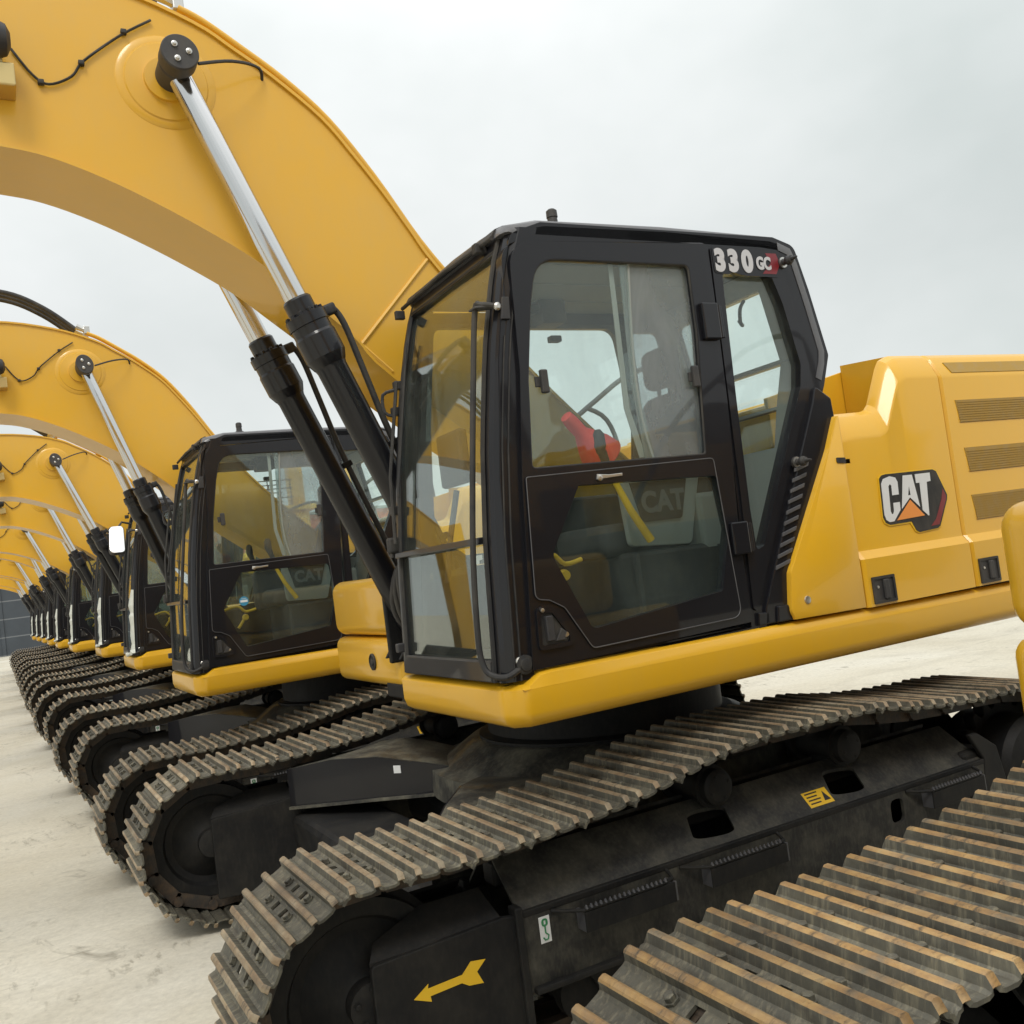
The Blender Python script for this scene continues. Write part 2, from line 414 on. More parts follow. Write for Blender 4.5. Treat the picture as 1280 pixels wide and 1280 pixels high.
def shoe_bm(detail=True):
    """one triple-grouser shoe: u along the chain, v outward, 0.6 m wide; material 1 = worn bar tips."""
    U = [(-.118, -.016), (-.106, -.002)]
    for c_ in (-.080, 0, .078):
        U += [(c_-.024, .0), (c_-.0150, .006), (c_-.0110, .0262), (c_-.0062, .030), (c_+.0062, .030), (c_+.0110, .0262), (c_+.0150, .006), (c_+.024, .0)]
    U += [(.108, -.010)]
    tips = {4, 5, 6, 12, 13, 14, 20, 21, 22}
    Y = [-.30, -.288, -.10, -.062, -.030, .030, .062, .10, .288, .30] if detail else [-.30, -.288, .288, .30]
    bm = bmesh.new(); rows = []
    for y in Y:
        end = abs(y) > .29
        rows.append([bm.verts.new((u, y, v*(.30 if end and v > 0 else 1))) for u, v in U])
    for j in range(len(Y)-1):
        for i in range(len(U)-1):
            if detail and i in (9, 17) and j in (3, 5): continue
            f = bm.faces.new((rows[j][i], rows[j][i+1], rows[j+1][i+1], rows[j+1][i]))
            if i in tips: f.material_index = 1
    bmesh.ops.recalc_face_normals(bm, faces=bm.faces)
    if sum(f.normal.z for f in bm.faces) < 0: bmesh.ops.reverse_faces(bm, faces=bm.faces)
    if detail:
        r = bmesh.ops.solidify(bm, geom=bm.faces[:], thickness=.009)
        # worn bar crowns as a thin cap of their own thickness
        for y0 in (-.115, .115):
            for u0 in (-.040, .039):
                hexbolt(bm, u0, y0, .001, .0125, .017, 'Z')
    return bm

def make_track(parent, yc, detail=2):
    bm = bmesh.new()
    k = PLEN/NSH
    # link rails and bushings
    for i in range(NSH):
        a = along(i*k); b = along((i+1)*k); d = (b-a).normalized(); n = Vector((d.y, -d.x))  # outward
        mid = (a+b)/2
        if (mid-Vector((-.1, .45))).dot(n) < 0: n = -n
        for s in (-1, 1):
            y0 = yc+s*.075
            q = [a-n*.020, b-n*.020, b-n*.085-d*.012, a-n*.085+d*.012]
            loft(bm, [[(p.x, y0-.022, p.y) for p in q], [(p.x, y0+.022, p.y) for p in q]])
        c = a-n*.048
        tube(bm, [(c.x, yc-.115, c.y), (c.x, yc+.115, c.y)], .027, 10)
    tr = finish(bm, 'track', 'chain', parent, angle=40)
    if detail == 0:
        allb = bmesh.new()
    for i in range(NSH):
        a = along((i+.12)*k); b = along((i+1.12)*k); d = (b-a).normalized(); n = Vector((d.y, -d.x)); mid = (a+b)/2
        if (mid-Vector((-.1, .45))).dot(n) < 0: n = -n
        mat = Matrix(((d.x, 0, n.x, mid.x), (0, 1, 0, yc), (d.y, 0, n.y, mid.y), (0, 0, 0, 1)))
        if d.x*n.y-d.y*n.x < 0: mat = mat @ Matrix.Rotation(PI, 4, 'Z') if False else Matrix(((-d.x, 0, n.x, mid.x), (0, 1, 0, yc), (-d.y, 0, n.y, mid.y), (0, 0, 0, 1)))
        if detail == 0:
            t = SHOE_LOW.copy(); t.transform(mat); me = t; allb.from_mesh(me); bpy.data.meshes.remove(me)
        else:
            o = bpy.data.objects.new('track_shoe', SHOE); COL.objects.link(o); o.parent = tr
            w = random.uniform(-.012, .012)
            o.matrix_local = mat @ Matrix.Rotation(w, 4, 'Y')
    if detail == 0:
        me = bpy.data.meshes.new('track_shoes'); allb.to_mesh(me); allb.free()
        me.materials.append(M['shoe']); me.materials.append(M['worn'])
        me.shade_smooth(); me.set_sharp_from_angle(angle=.5)
        o = bpy.data.objects.new('shoe_belt', me); COL.objects.link(o); o.parent = tr
    return tr
t = finish(shoe_bm(True), 'track_shoe', None, mats=['shoe', 'worn'], angle=25); SHOE = t.data; bpy.data.objects.remove(t)
t = finish(shoe_bm(False), 'track_shoe_far', None, mats=['shoe', 'worn'], angle=25); SHOE_LOW = t.data; bpy.data.objects.remove(t)

def wheel(name, parent, c, yc, prof, mat='frame_black', seg=40):
    bm = bmesh.new(); lathe(bm, prof, (c[0], yc, c[1]), 'Y', seg); return finish(bm, name, mat, parent, angle=30), bm

def make_track_frame(parent, s):
    """s = -1 cab side, +1 other side. Cross section in y measured from the track centre; 'o' is away from the machine."""
    yc = s*1.295
    f_out, f_in = yc+s*.205, yc-s*.205
    bm = bmesh.new()
    # outer and inner walls
    for w in (f_out, f_in):
        holes = [[(.52, .43, .03), (.60, .43, .03), (.60, .53, .03), (.52, .53, .03)], [(1.03, .33), (1.13, .33), (1.13, .45), (1.03, .45)]] if w == f_out else []
        plate(bm, [(-1.30, .30), (1.15, .30), (1.19, .40), (1.16, .575), (-1.30, .555)], holes, side, w-.008, w+.008, .003)
    # sloping top plates with mud holes
    zr, zc = .565, .72
    for sg in (1, -1):
        y0 = yc+s*sg*.205; y1 = yc+s*sg*.045
        f = lambda a, b, c, y0=y0, y1=y1: (a, y0+(y1-y0)*b, zr+(zc-zr)*b+c)
        holes = [[(-.50, .25, .12), (-.30, .15, .12), (-.28, .72, .12), (-.46, .80, .12)], [(.24, .25, .12), (.43, .15, .12), (.45, .70, .12), (.28, .80, .12)]] if sg == 1 else []
        plate(bm, [(-1.30, 0), (1.16, 0), (1.10, 1), (-1.30, 1)], holes, f, -.008, .006)
    fr = finish(bm, 'track_frame', 'top_dust', parent, angle=30)
    b2 = bmesh.new()
    # ridge rail, central box, lower lip and roller guard
    box(b2, -1.30, 1.16, min(f_out-s*.012, f_out+s*.010), max(f_out-s*.012, f_out+s*.010), .553, .577, .005)
    box(b2, -1.30, 1.10, yc-.045, yc+.045, .62, .70, .01)
    box(b2, -1.30, 1.12, yc-.17, yc+.17, .29, .31)
    box(b2, -1.28, 1.05, min(f_out-s*.02, f_out+s*.035), max(f_out-s*.02, f_out+s*.035), .300, .322, .006)
    plate(b2, [(-1.20, .30), (-1.05, .30), (-.95, .12), (1.0, .12), (1.1, .30), (1.12, .315), (-1.2, .315)], [], side, f_out-s*.03-.01, f_out-s*.03+.01, .003)
    plate(b2, [(-1.20, .30), (-1.05, .30), (-.95, .12), (1.0, .12), (1.1, .30), (1.12, .315), (-1.2, .315)], [], side, f_in+s*.03-.01, f_in+s*.03+.01, .003)
    finish(b2, 'lower_guard', 'frame_black', fr, angle=30)
    b2 = bmesh.new()
    plate(b2, [(1.02, .16), (1.30, .16), (1.52, .30), (1.55, .60), (1.40, .79), (1.10, .80), (1.0, .60)], [], side, f_in-.02, f_in+.02, .01)
    plate(b2, [(1.12, .30), (1.26, .32), (1.30, .45), (1.26, .62), (1.14, .70), (1.08, .70), (1.16, .58)], [], side, f_out-.012, f_out+.012, .006)
    box(b2, 1.05, 1.24, yc-.19, yc+.19, .26, .62, .02)
    finish(b2, 'drive_bracket', 'frame_black', fr, angle=30)
    # front idler yoke
    b3 = bmesh.new()
    for w in (f_out, f_in):
        plate(b3, [(-1.835, .13), (-1.315, .10), (-1.315, .572, .01), (-1.36, .580), (-1.835, .562, .02)], [], side, w-.012, w+.012, .005)
        plate(b3, [(-1.835, 0), (-1.36, 0), (-1.38, 1), (-1.60, 1.0), (-1.80, .45)], [], lambda a, b, c, w=w: (a, w+(yc-w)*.62*b, .562+.085*b+c), -.007, .007, .002)
    box(b3, -1.325, -1.295, f_out-.028, f_out+.028, .12, .600, .006)
    box(b3, -1.325, -1.295, f_in-.028, f_in+.028, .26, .600, .006)
    box(b3, -1.62, -1.30, yc-.12, yc+.12, .36, .50, .01)
    finish(b3, 'idler_yoke', 'frame_black', fr, angle=30)
    b4 = bmesh.new()
    lathe(b4, [(.05, -.19), (.075, -.185), (.075, -.13), (.20, -.055), (.235, -.06), (.25, -.085), (.305, -.085), (.31, -.04), (.335, -.03), (.335, .03), (.31, .04), (.305, .085), (.25, .085), (.235, .06), (.20, .055), (.075, .13), (.075, .185), (.05, .19)], (IC[0], yc, IC[1]), 'Y', 48)
    for k in range(5):
        a = 2*PI*k/5+.3
        hexbolt(b4, IC[0]+.055*math.cos(a), yc+s*.187, IC[1]+.055*math.sin(a), .010, s*.014, 'Y')
    iw = finish(b4, 'idler_wheel', 'frame_black', fr, angle=30)
    b5 = bmesh.new()
    out = []
    for k in range(21*4):
        a = 2*PI*k/84; r = .335 if (k % 4) in (1, 2) else .285
        out.append((SCN[0]+r*math.cos(a), SCN[1]+r*math.sin(a)))
    plate(b5, out, [], side, yc-.03, yc+.03, .004)
    lathe(b5, [(.22, -.2), (.25, -.17), (.25, .17), (.22, .2), (.12, .22), (.11, .25)] if s > 0 else [(.11, -.25), (.12, -.22), (.22, -.2), (.25, -.17), (.25, .17), (.22, .2)], (SCN[0], yc, SCN[1]), 'Y', 40)
    finish(b5, 'sprocket', 'frame_black', fr, angle=30)
    for x, z in ((-.34, .775), (.39, .785)):
        b6 = bmesh.new()
        lathe(b6, [(.03, -.17), (.055, -.165), (.07, -.155), (.07, -.12), (.085, -.12), (.085, -.105), (.062, -.10), (.062, .10), (.085, .105), (.085, .12), (.07, .12), (.07, .155), (.03, .165)], (x, yc, z), 'Y', 28)
        for k in range(4):
            a = k*PI/2+.4; hexbolt(b6, x+.045*math.cos(a), yc+s*.158, z+.045*math.sin(a), .007, s*.012, 'Y')
        box(b6, x-.03, x+.03, yc-.05, yc+.05, .68, z-.05, .005)
        finish(b6, 'carrier_roller', 'frame_black', fr, angle=30)
    for i in range(7):
        x = -1.05+i*.34; b7 = bmesh.new()
        lathe(b7, [(.04, -.16), (.10, -.15), (.10, -.10), (.075, -.09), (.075, .09), (.10, .10), (.10, .15), (.04, .16)], (x, yc, .215), 'Y', 20)
        finish(b7, 'bottom_roller', 'frame_black', fr, angle=30)
    for x0, x1 in ((-1.18, -.68), (-.62, -.13), (.62, 1.08)):
        b8 = bmesh.new(); yo = f_out+s*.065; zz = .560
        tube(b8, [(x0, f_out+s*.01, zz-.01), (x0+.05, f_out+s*.03, zz-.02), (x0+.10, yo, zz-.022), (x1-.05, yo, zz-.022), (x1-.01, yo-s*.01, zz-.02), (x1, f_out+s*.02, zz-.01), (x1, f_out, zz)], .007, 8)
        plate(b8, [(x0+.10, zz-.10), (x1-.01, zz-.10), (x1-.01, zz-.03), (x0+.10, zz-.03)], [], side, yo-.004, yo+.004, .002)
        finish(b8, 'step', 'frame_black', fr, angle=30); b8 = bmesh.new(); n = int((x1-x0-.12)/.020)
        for k in range(n):
            xx = x0+.11+k*.020
            b = bmesh.new(); lathe(b, [(.0085, 0), (.003, .013)], (xx, yo, zz-.020), 'Z', 5); merge(b8, b)
        for xx in (x0+.10, x1-.012):
            box(b8, xx, xx+.012, min(f_out, yo), max(f_out, yo), zz-.10, zz-.03, .002)
        finish(b8, 'step_tread', 'roofgrey', fr, angle=30)
    return fr, f_out
for s in (-1, 1):
    fr, fo = make_track_frame(ROOT, s)
    if s == -1:
        y = fo-.0125
        b = bmesh.new()
        plate(b, [(-1.708, .422), (-1.655, .455), (-1.658, .441), (-1.535, .446), (-1.50, .478), (-1.447, .470), (-1.482, .440), (-1.463, .398), (-1.515, .405), (-1.54, .421), (-1.652, .416), (-1.650, .398)], [], side, y-.002, y, 0)
        o = finish(b, 'arrow_decal', 'yvinyl', fr); ARROW = o
        y = fo-.0085
        b = bmesh.new(); plate(b, [(-1.232, .452), (-1.190, .452), (-1.190, .540), (-1.232, .540)], [], side, y-.002, y, 0)
        o = finish(b, 'lifting_decal', 'white', fr)
        b = bmesh.new()
        plate(b, rounded([(-1.223, .507, .012), (-1.199, .507, .012), (-1.199, .533, .012), (-1.223, .533, .012)]), [[(-1.215, .513), (-1.207, .513), (-1.207, .527), (-1.215, .527)]], side, y-.004, y-.002, 0)
        tube(b, [(-1.211, y-.003, .507), (-1.211, y-.003, .485), (-1.200, y-.003, .475), (-1.204, y-.003, .463), (-1.215, y-.003, .462), (-1.221, y-.003, .471)], .0028, 6)
        finish(b, 'lifting_decal_mark', 'green', fr)
        b = bmesh.new()
        f = lambda a, bb, c: (a, fo+.16*bb, .565+.155*bb+c)
        plate(b, [(.10, .14), (.235, .14), (.235, .46), (.10, .46)], [], f, .0062, .0078, 0)
        finish(b, 'warning_decal', 'yvinyl', fr)
        b = bmesh.new()
        for k in range(4): plate(b, [(.112, .19+k*.07), (.17+.01*(k % 2), .19+k*.07), (.17+.01*(k % 2), .215+k*.07), (.112, .215+k*.07)], [], f, .0079, .0088, 0)
        plate(b, [(.19, .2), (.225, .2), (.2075, .40)], [], f, .0079, .0088, 0)
        finish(b, 'warning_decal_print', 'rubber', fr)

# ---------------------------------------------------------------- car body and slewing ring
bm = bmesh.new()
out = [(-.66, -.10, .05), (-.66, .10, .05), (-.62, .60), (-.45, .78), (.50, .78), (.72, .60), (.76, .0), (.72, -.60), (.50, -.78), (-.45, -.78), (-.62, -.60)]
plate(bm, out, [], topf, .705, .722, .004)
out2 = [(p[0]*.985, p[1]*.985) for p in out]
plate(bm, out2, [], topf, .545, .704, .01)
plate(bm, [(p[0], p[1]) for p in out], [], topf, .520, .540, .004)
CB = finish(bm, 'car_body', 'hub_dust', ROOT, angle=30)
b = bmesh.new()
for fx in (-1, 1):
    for sg in (-1, 1):
        secs = []; fs = []; n = 8
        for i in range(n+1):
            t = i/n; zt_ = interp([(0, .715), (.25, .765), (.5, .805), (.75, .80), (1, .755)], t)
            xa, ya = -.66-.74*t, .06+.96*t; xb, yb = -.45-.50*t, .70+.42*t
            zb_ = interp([(0, .62), (.5, .585), (1, .545)], t)
            secs.append([(fx*-xa if fx > 0 else xa, sg*ya, zb_), (fx*-xa if fx > 0 else xa, sg*ya, zt_), (fx*-xb if fx > 0 else xb, sg*yb, zt_), (fx*-xb if fx > 0 else xb, sg*yb, zb_)])
            o_ = .009; nx_, ny_ = .80*o_, .60*o_
            X = (lambda v: -v if fx > 0 else v)
            fs.append([(X(xa-nx_), sg*(ya-ny_), zb_+.002), (X(xa-nx_), sg*(ya-ny_), zt_-.002), (X(xa+.002), sg*(ya+.002), zt_-.002), (X(xa+.002), sg*(ya+.002), zb_+.002)])
            if i == 0: lips = []
            lips.append([(X(xa-.022), sg*(ya-.020), zb_-.012), (X(xa-.022), sg*(ya-.020), zb_+.002), (X(xa+.05), sg*(ya+.05), zb_+.002), (X(xa+.05), sg*(ya+.05), zb_-.012)])
        q = bmesh.new(); loft(q, secs); loft(q, lips); finish(q, 'body_leg', 'hub_dust', CB, angle=30)
        q = bmesh.new(); loft(q, fs); finish(q, 'leg_face_plate', 'black', CB, angle=30)
b.free()
b = bmesh.new(); lathe(b, [(.98, .60), (.97, .724), (.90, .735), (.74, .835), (.70, .842), (.3, .843)], (.10, 0, 0), 'Z', 72)
finish(b, 'ring_seat', 'hub_dust', CB, angle=50)
b = bmesh.new(); box(b, -.75, .80, -.95, .95, .34, .54, .05); box(b, -1.40, -.95, -1.06, 1.06, .30, .50, .04); box(b, .9, 1.3, -1.06, 1.06, .30, .50, .04)  # dark boxes added to stand in for the shadow below the car body
finish(b, 'belly_shade_box', 'frame_black', CB, angle=30)
b = bmesh.new(); lathe(b, [(.69, .840), (.69, .856), (.655, .862), (.64, .868), (.64, 1.12), (.5, 1.13)], (.10, 0, 0), 'Z', 72)
finish(b, 'slewing_ring', 'frame_black', CB, angle=30)
b = bmesh.new(); f = lambda a, bb, c: (-.955-c*.80+a*.60, .443-c*.60-a*.80, bb)
plate(b, [(-.022, .715), (.022, .715), (.022, .755), (-.022, .755)], [], f, .010, .013, 0)
WL = finish(b, 'paper_label', 'white', CB)

# ---------------------------------------------------------------- upper deck and yellow sill
bm = bmesh.new()
box(bm, -1.05, 2.7, -1.38, -.46, 1.17, 1.325, .01); box(bm, -.70, 2.7, -.455, .38, 1.17, 1.325, .01); box(bm, -.85, 2.7, .39, 1.38, 1.17, 1.325, .01)
box(bm, -.9, .9, -.62, .62, 1.10, 1.18, .01)
box(bm, -.95, .45, -.40, -.36, 1.3, 1.75, .01); box(bm, -.95, .45, .36, .40, 1.3, 1.75, .01)
box(bm, .2, .55, -.28, -.245, 1.3, 2.1, .01); box(bm, .2, .55, .245, .28, 1.3, 2.1, .01)
lathe(bm, [(.07, -.3), (.07, .3)], (.35, 0, 1.95), 'Y', 20)
box(bm, -.85, -.1, .40, 1.36, 1.3, 1.40, .01)
box(bm, .45, 1.0, -.40, 1.38, 1.3, 1.75, .01)
DK = finish(bm, 'upper_deck', 'frame_black', ROOT)
bm = bmesh.new()
path = [(2.75, -1.46), (-1.115, -1.46), (-1.135, -1.457), (-1.195, -1.40), (-1.203, -1.385), (-1.205, -1.36), (-1.205, -.43)]
path = path[::-1]
# travel +Y->... the machine inside must be on the right-hand side
prof = [(-.0, 1.30), (-.0, 1.215), (-.012, 1.18), (-.045, 1.160), (-.10, 1.155), (-.20, 1.155), (-.20, 1.315), (-.02, 1.315)]
def offs(pp): return [(-o, z) for o, z in pp]
sweep(bm, path, offs([(-o, z) for o, z in prof]) if False else [(o, z) for o, z in prof])
SILL = finish(bm, 'side_sill', 'yellow', DK, angle=40)
bm = bmesh.new()
sec = lambda x, zt: [(x, -1.4605, 1.298), (x, -1.452, zt-.012), (x, -1.435, zt), (x, -1.30, zt), (x, -1.30, 1.298)]
loft(bm, [sec(-1.145, 1.308), sec(-1.12, 1.318), sec(-1.065, 1.352), sec(-1.02, 1.355), sec(.0, 1.352), sec(2.75, 1.33)])
finish(bm, 'sill_cover', 'yellow', DK, angle=40)

# ---------------------------------------------------------------- cab
FX = [(1.30, -1.212), (1.48, -1.20), (1.83, -1.18), (2.19, -1.14), (2.55, -1.08), (2.80, -1.02), (2.92, -.985), (3.02, -.945)]
F = lambda z: interp(FX, z)
zs_ = [1.33+i*(3.01-1.33)/16 for i in range(17)]
bm = bmesh.new()
door_open = [(-.99, 2.95, .10), (.012, 2.99, .03), (.012, 2.6), (-.035, 1.36), (-1.11, 1.345), (-1.05, 2.05), (-1.0, 2.45)]
quarter_open = [(.07, 2.86, .03), (.345, 2.87, .04), (.395, 2.73), (.45, 2.46, .05), (.43, 2.36, .05), (.09, 1.69, .02), (.045, 1.67, .02), (.04, 1.85), (.05, 2.3)]
cab_side = [(-1.155, 1.33), (-1.15, 1.5), (-1.115, 2.06), (-1.055, 2.5), (-.995, 2.8), (-.94, 2.985, .06), (-.80, 3.035), (.40, 3.035), (.52, 3.0, .06), (.575, 2.80), (.64, 2.50, .03), (.585, 2.36), (.05, 1.36), (.05, 1.33)]
plate(bm, cab_side, [door_open, quarter_open], side, -1.425, -1.375, .006)
# front left pillar
secs = []
for z in zs_:
    x = F(z); secs.append([(x+.020, -1.335, z), (x+.012, -1.392, z), (x+.022, -1.412, z), (x+.055, -1.427, z), (x+.13, -1.427, z), (x+.13, -1.37, z), (x+.06, -1.335, z)])
loft(bm, secs, bev=0)
secs = []
for z in zs_:
    x = F(z); secs.append([(x+.012, -.505, z), (x+.012, -.455, z), (x+.12, -.455, z), (x+.12, -.48, z), (x+.05, -.505, z)])
loft(bm, secs)
# bottom and top rails of the front, divider bar
for z0, z1, d in ((1.33, 1.405, .02), (1.835, 1.860, .004), (2.93, 3.01, .025)):
    xa, xb = F(z0)-.0, F(z1)-.0
    loft(bm, [[(xa+d-.02, y, z0), (xb+d-.02, y, z1), (xb+d+.05, y, z1), (xa+d+.05, y, z0)] for y in (-1.34, -.50)], bev=.004)
# right wall with its large window
rw = [(-1.10, 1.33), (-1.10, 1.5), (-1.03, 2.2), (-.96, 2.6), (-.93, 2.95), (.50, 2.98), (.60, 2.5), (.55, 2.3), (.3, 1.33)]
plate(bm, rw, [[(-1.0, 1.75, .05), (-.94, 2.4), (-.86, 2.88, .06), (.16, 2.88, .08), (.21, 2.4), (.12, 1.80, .06)], [(.27, 2.86, .04), (.44, 2.86, .04), (.51, 2.5, .03), (.42, 2.1, .05), (.27, 2.0, .04)]], side, -.49, -.455, .004)
# rear wall with window
def rearf(a, b, c): return (interp([(1.33, .30), (2.3, .55), (2.5, .62), (2.8, .56), (3.0, .50)], b)-.03+c, a, b)
plate(bm, [(-1.40, 2.52), (-.46, 2.52), (-.46, 2.98), (-1.40, 2.98)], [[(-1.23, 2.53, 0), (-.56, 2.53, 0), (-.56, 2.86, .05), (-1.23, 2.86, .05)]], rearf, -.02, .02)
plate(bm, [(-1.40, 2.30), (-.46, 2.30), (-.46, 2.517), (-1.40, 2.517)], [[(-1.23, 2.31), (-.56, 2.31), (-.56, 2.512), (-1.23, 2.512)]], rearf, -.02, .02)
plate(bm, [(-1.40, 1.34), (-.46, 1.34), (-.46, 2.30), (-1.40, 2.30)], [[(-1.23, 2.12, .04), (-.56, 2.12, .04), (-.56, 2.295), (-1.23, 2.295)]], rearf, -.02, .02)
box(bm, -1.14, .28, -1.39, -.47, 1.325, 1.37, .005)
CAB = finish(bm, 'cab', 'black', ROOT, angle=32)
bm = bmesh.new()
for (za, zb_, hz0, hz1) in ((2.52, 2.95, 2.53, 2.86), (2.30, 2.517, 2.31, 2.512), (1.38, 2.30, 2.12, 2.295)):
    plate(bm, [(-1.372, za), (-.495, za), (-.495, zb_), (-1.372, zb_)], [[(-1.22, hz0), (-.57, hz0), (-.57, hz1), (-1.22, hz1)]], rearf, -.040, -.024)
plate(bm, [(-.30, 1.40), (.15, 1.40), (.42, 2.05), (.20, 2.05), (.15, 1.74), (-.30, 1.74)], [], side, -.505, -.494)
finish(bm, 'rear_liner', 'liner', CAB)
# rear pillar band outside
bm = bmesh.new()
secs = []
for x, z, nx, nz in ((.42, 3.045, 0, 1), (.515, 3.012, .6, .8), (.555, 2.93, .95, .2), (.60, 2.75, .97, .2), (.648, 2.52, 1, .05), (.635, 2.45, .95, -.3), (.600, 2.37, .9, -.4)):
    secs.append([(x, -1.36, z), (x-nx*.012, -1.41, z-nz*.012), (x-nx*.035, -1.428, z-nz*.035), (x-nx*.07, -1.428, z-nz*.07), (x-nx*.07, -1.36, z-nz*.07)])
loft(bm, secs)
finish(bm, 'rear_pillar_cover', 'roofgrey', CAB, angle=50)
# roof
bm = bmesh.new()
rp = [(-.965, 2.990), (-.95, 3.025), (-.80, 3.055), (-.2, 3.062), (.40, 3.050), (.49, 3.030), (.515, 3.005), (.515, 2.985), (-.94, 2.985)]
secs = []
for y, dz, ins in ((-1.425, -.035, .02), (-1.415, -.012, .008), (-1.39, .0, 0), (-1.2, .012, 0), (-.95, .018, 0), (-.6, .008, 0), (-.475, -.005, .005), (-.455, -.03, .02)):
    secs.append([(x+(ins if x < -.5 else -ins if x > .3 else 0), y, (z+dz if z > 3.0 else z)) for x, z in rp])
loft(bm, secs)
finish(bm, 'roof', 'roofgrey', CAB, angle=50)
bm = bmesh.new(); box(bm, -.90, .46, -1.372, -.495, 2.955, 2.984, .01)
for k in range(3): box(bm, -.82, .35, -1.2+k*.25, -1.19+k*.25, 2.950, 2.956)
finish(bm, 'ceiling', 'liner', CAB)
# front visor / rain gutter
bm = bmesh.new()
tube(bm, [(-.985, -.44, 2.985), (-.99, -.9, 2.995), (-.985, -1.36, 2.985)], .009, 8)
loft(bm, [[(-.975, y, 3.0), (-.955, y, 3.03), (-.92, y, 3.045), (-.92, y, 3.03), (-.95, y, 3.0)] for y in (-.455, -.9, -1.34)])
box(bm, -1.03, -.985, -.465, -.44, 2.93, 2.97, .004); box(bm, -1.01, -.96, -1.27, -1.235, 2.96, 3.0, .004)
finish(bm, 'front_visor', 'rubber', CAB)
# antenna knob on the roof
bm = bmesh.new(); lathe(bm, [(.04, 3.055), (.036, 3.07), (.022, 3.078), (.020, 3.105), (.023, 3.108), (.022, 3.135), (.014, 3.142)], (-.66, -1.30, 0), 'Z', 20)
box(bm, -.72, -.55, -1.34, -1.25, 3.05, 3.066, .008)
finish(bm, 'antenna', 'plastic', CAB)
# windshield panes
def pane(z0, z1, dx):
    b = bmesh.new(); n = 10; zz = [z0+(z1-z0)*i/n for i in range(n+1)]
    loft(b, [[(F(z)+dx, -1.34, z), (F(z)+dx-.004, -.92, z), (F(z)+dx, -.50, z), (F(z)+dx+.005, -.50, z), (F(z)+dx+.001, -.92, z), (F(z)+dx+.005, -1.34, z)] for z in zz])
    return b
WS = finish(pane(1.852, 2.945, .024), 'windshield', 'glass_front', CAB, angle=60)
finish(pane(1.395, 1.842, .026), 'lower_windshield', 'glass_front', CAB, angle=60)
bm = bmesh.new()
for sgy in (-1.345, -.498):
    tube(bm, [(F(z)+.012, sgy, z) for z in zs_], .010, 6)
tube(bm, [(F(1.40)+.01, -1.34, 1.40), (F(1.4)+.01, -.5, 1.40)], .010, 6); tube(bm, [(F(2.94)+.014, -1.34, 2.94), (F(2.94)+.014, -.5, 2.94)], .012, 6)
tube(bm, [(F(1.847)+.012, -1.34, 1.847), (F(1.847)+.012, -.5, 1.847)], .008, 6)
finish(bm, 'windshield_seal', 'rubber', CAB)
# side, quarter and rear glass
bm = bmesh.new(); plate(bm, [(-1.04, 1.72), (-.97, 2.4), (-.88, 2.90), (.50, 2.90), (.56, 2.5), (.45, 2.0), (.1, 1.75)], [], side, -.500, -.495); finish(bm, 'right_window', 'glass', CAB)
bm = bmesh.new(); plate(bm, [(.05, 2.90), (.37, 2.90), (.47, 2.46), (.45, 2.35), (.10, 1.66), (.02, 1.64)], [], side, -1.405, -1.400); finish(bm, 'quarter_window', 'glass', CAB)
bm = bmesh.new(); plate(bm, [(-1.25, 2.11), (-.54, 2.11), (-.54, 2.5), (-1.25, 2.5)], [], rearf, -.003, .003)
plate(bm, [(-1.25, 2.5), (-.54, 2.5), (-.54, 2.88), (-1.25, 2.88)], [], rearf, -.003, .003); finish(bm, 'rear_window', 'glass', CAB)
# flush quarter panel (black printed rim), proud of the shell
bm = bmesh.new()
plate(bm, [(.022, 2.965, .01), (.385, 2.968, .03), (.425, 2.90), (.500, 2.455, .05), (.47, 2.34, .03), (.115, 1.64), (.00, 1.42, .01), (-.018, 1.44), (.0, 1.9)], [quarter_open], side, -1.434, -1.425, .002)
finish(bm, 'quarter_window_rim', 'black', CAB, angle=30)
# louvred black rear panel
bm = bmesh.new()
plate(bm, [(.510, 2.36, .02), (.600, 2.30), (.605, 2.21), (.515, 2.06), (.195, 1.56), (.165, 1.362), (.03, 1.362), (.045, 1.43), (.13, 1.60), (.48, 2.28)], [], side, -1.44, -1.395, .006)
LP = finish(bm, 'louvred_panel', 'black', CAB, angle=30)
bm = bmesh.new()
for k in range(10):
    t = k/9; x0 = .315+(.130-.315)*t; z0 = 2.00+(1.595-2.00)*t
    plate(bm, [(x0, z0), (x0+.085, z0+.022), (x0+.078, z0+.005), (x0-.004, z0-.016)], [], side, -1.447, -1.438, .0015)
finish(bm, 'louvre_slats', 'roofgrey', CAB)
for (x, z) in ((.425, 2.915), (.335, 2.025)):
    bm = bmesh.new(); lathe(bm, [(.026, -1.43), (.026, -1.442), (.012, -1.446), (.012, -1.462), (.020, -1.466), (.022, -1.480), (.017, -1.492), (.010, -1.494), (.004, -1.525)], (x, 0, z), 'Y', 16)
    finish(bm, 'mirror_stud', 'plastic', CAB)
    bm = bmesh.new(); lathe(bm, [(.024, -1.4405), (.024, -1.4445), (.014, -1.445), (.014, -1.4405)], (x, 0, z), 'Y', 16); finish(bm, 'stud_washer', 'bolt', CAB)
# small rear foot under the quarter window
bm = bmesh.new(); plate(bm, [(-.005, 1.362), (.055, 1.362), (.06, 1.41), (.0, 1.415)], [], side, -1.44, -1.40, .004); plate(bm, [(.09, 1.362), (.19, 1.362), (.16, 1.43, .01), (.10, 1.43, .01)], [], side, -1.452, -1.40, .006)
finish(bm, 'foot_cover', 'black', CAB)
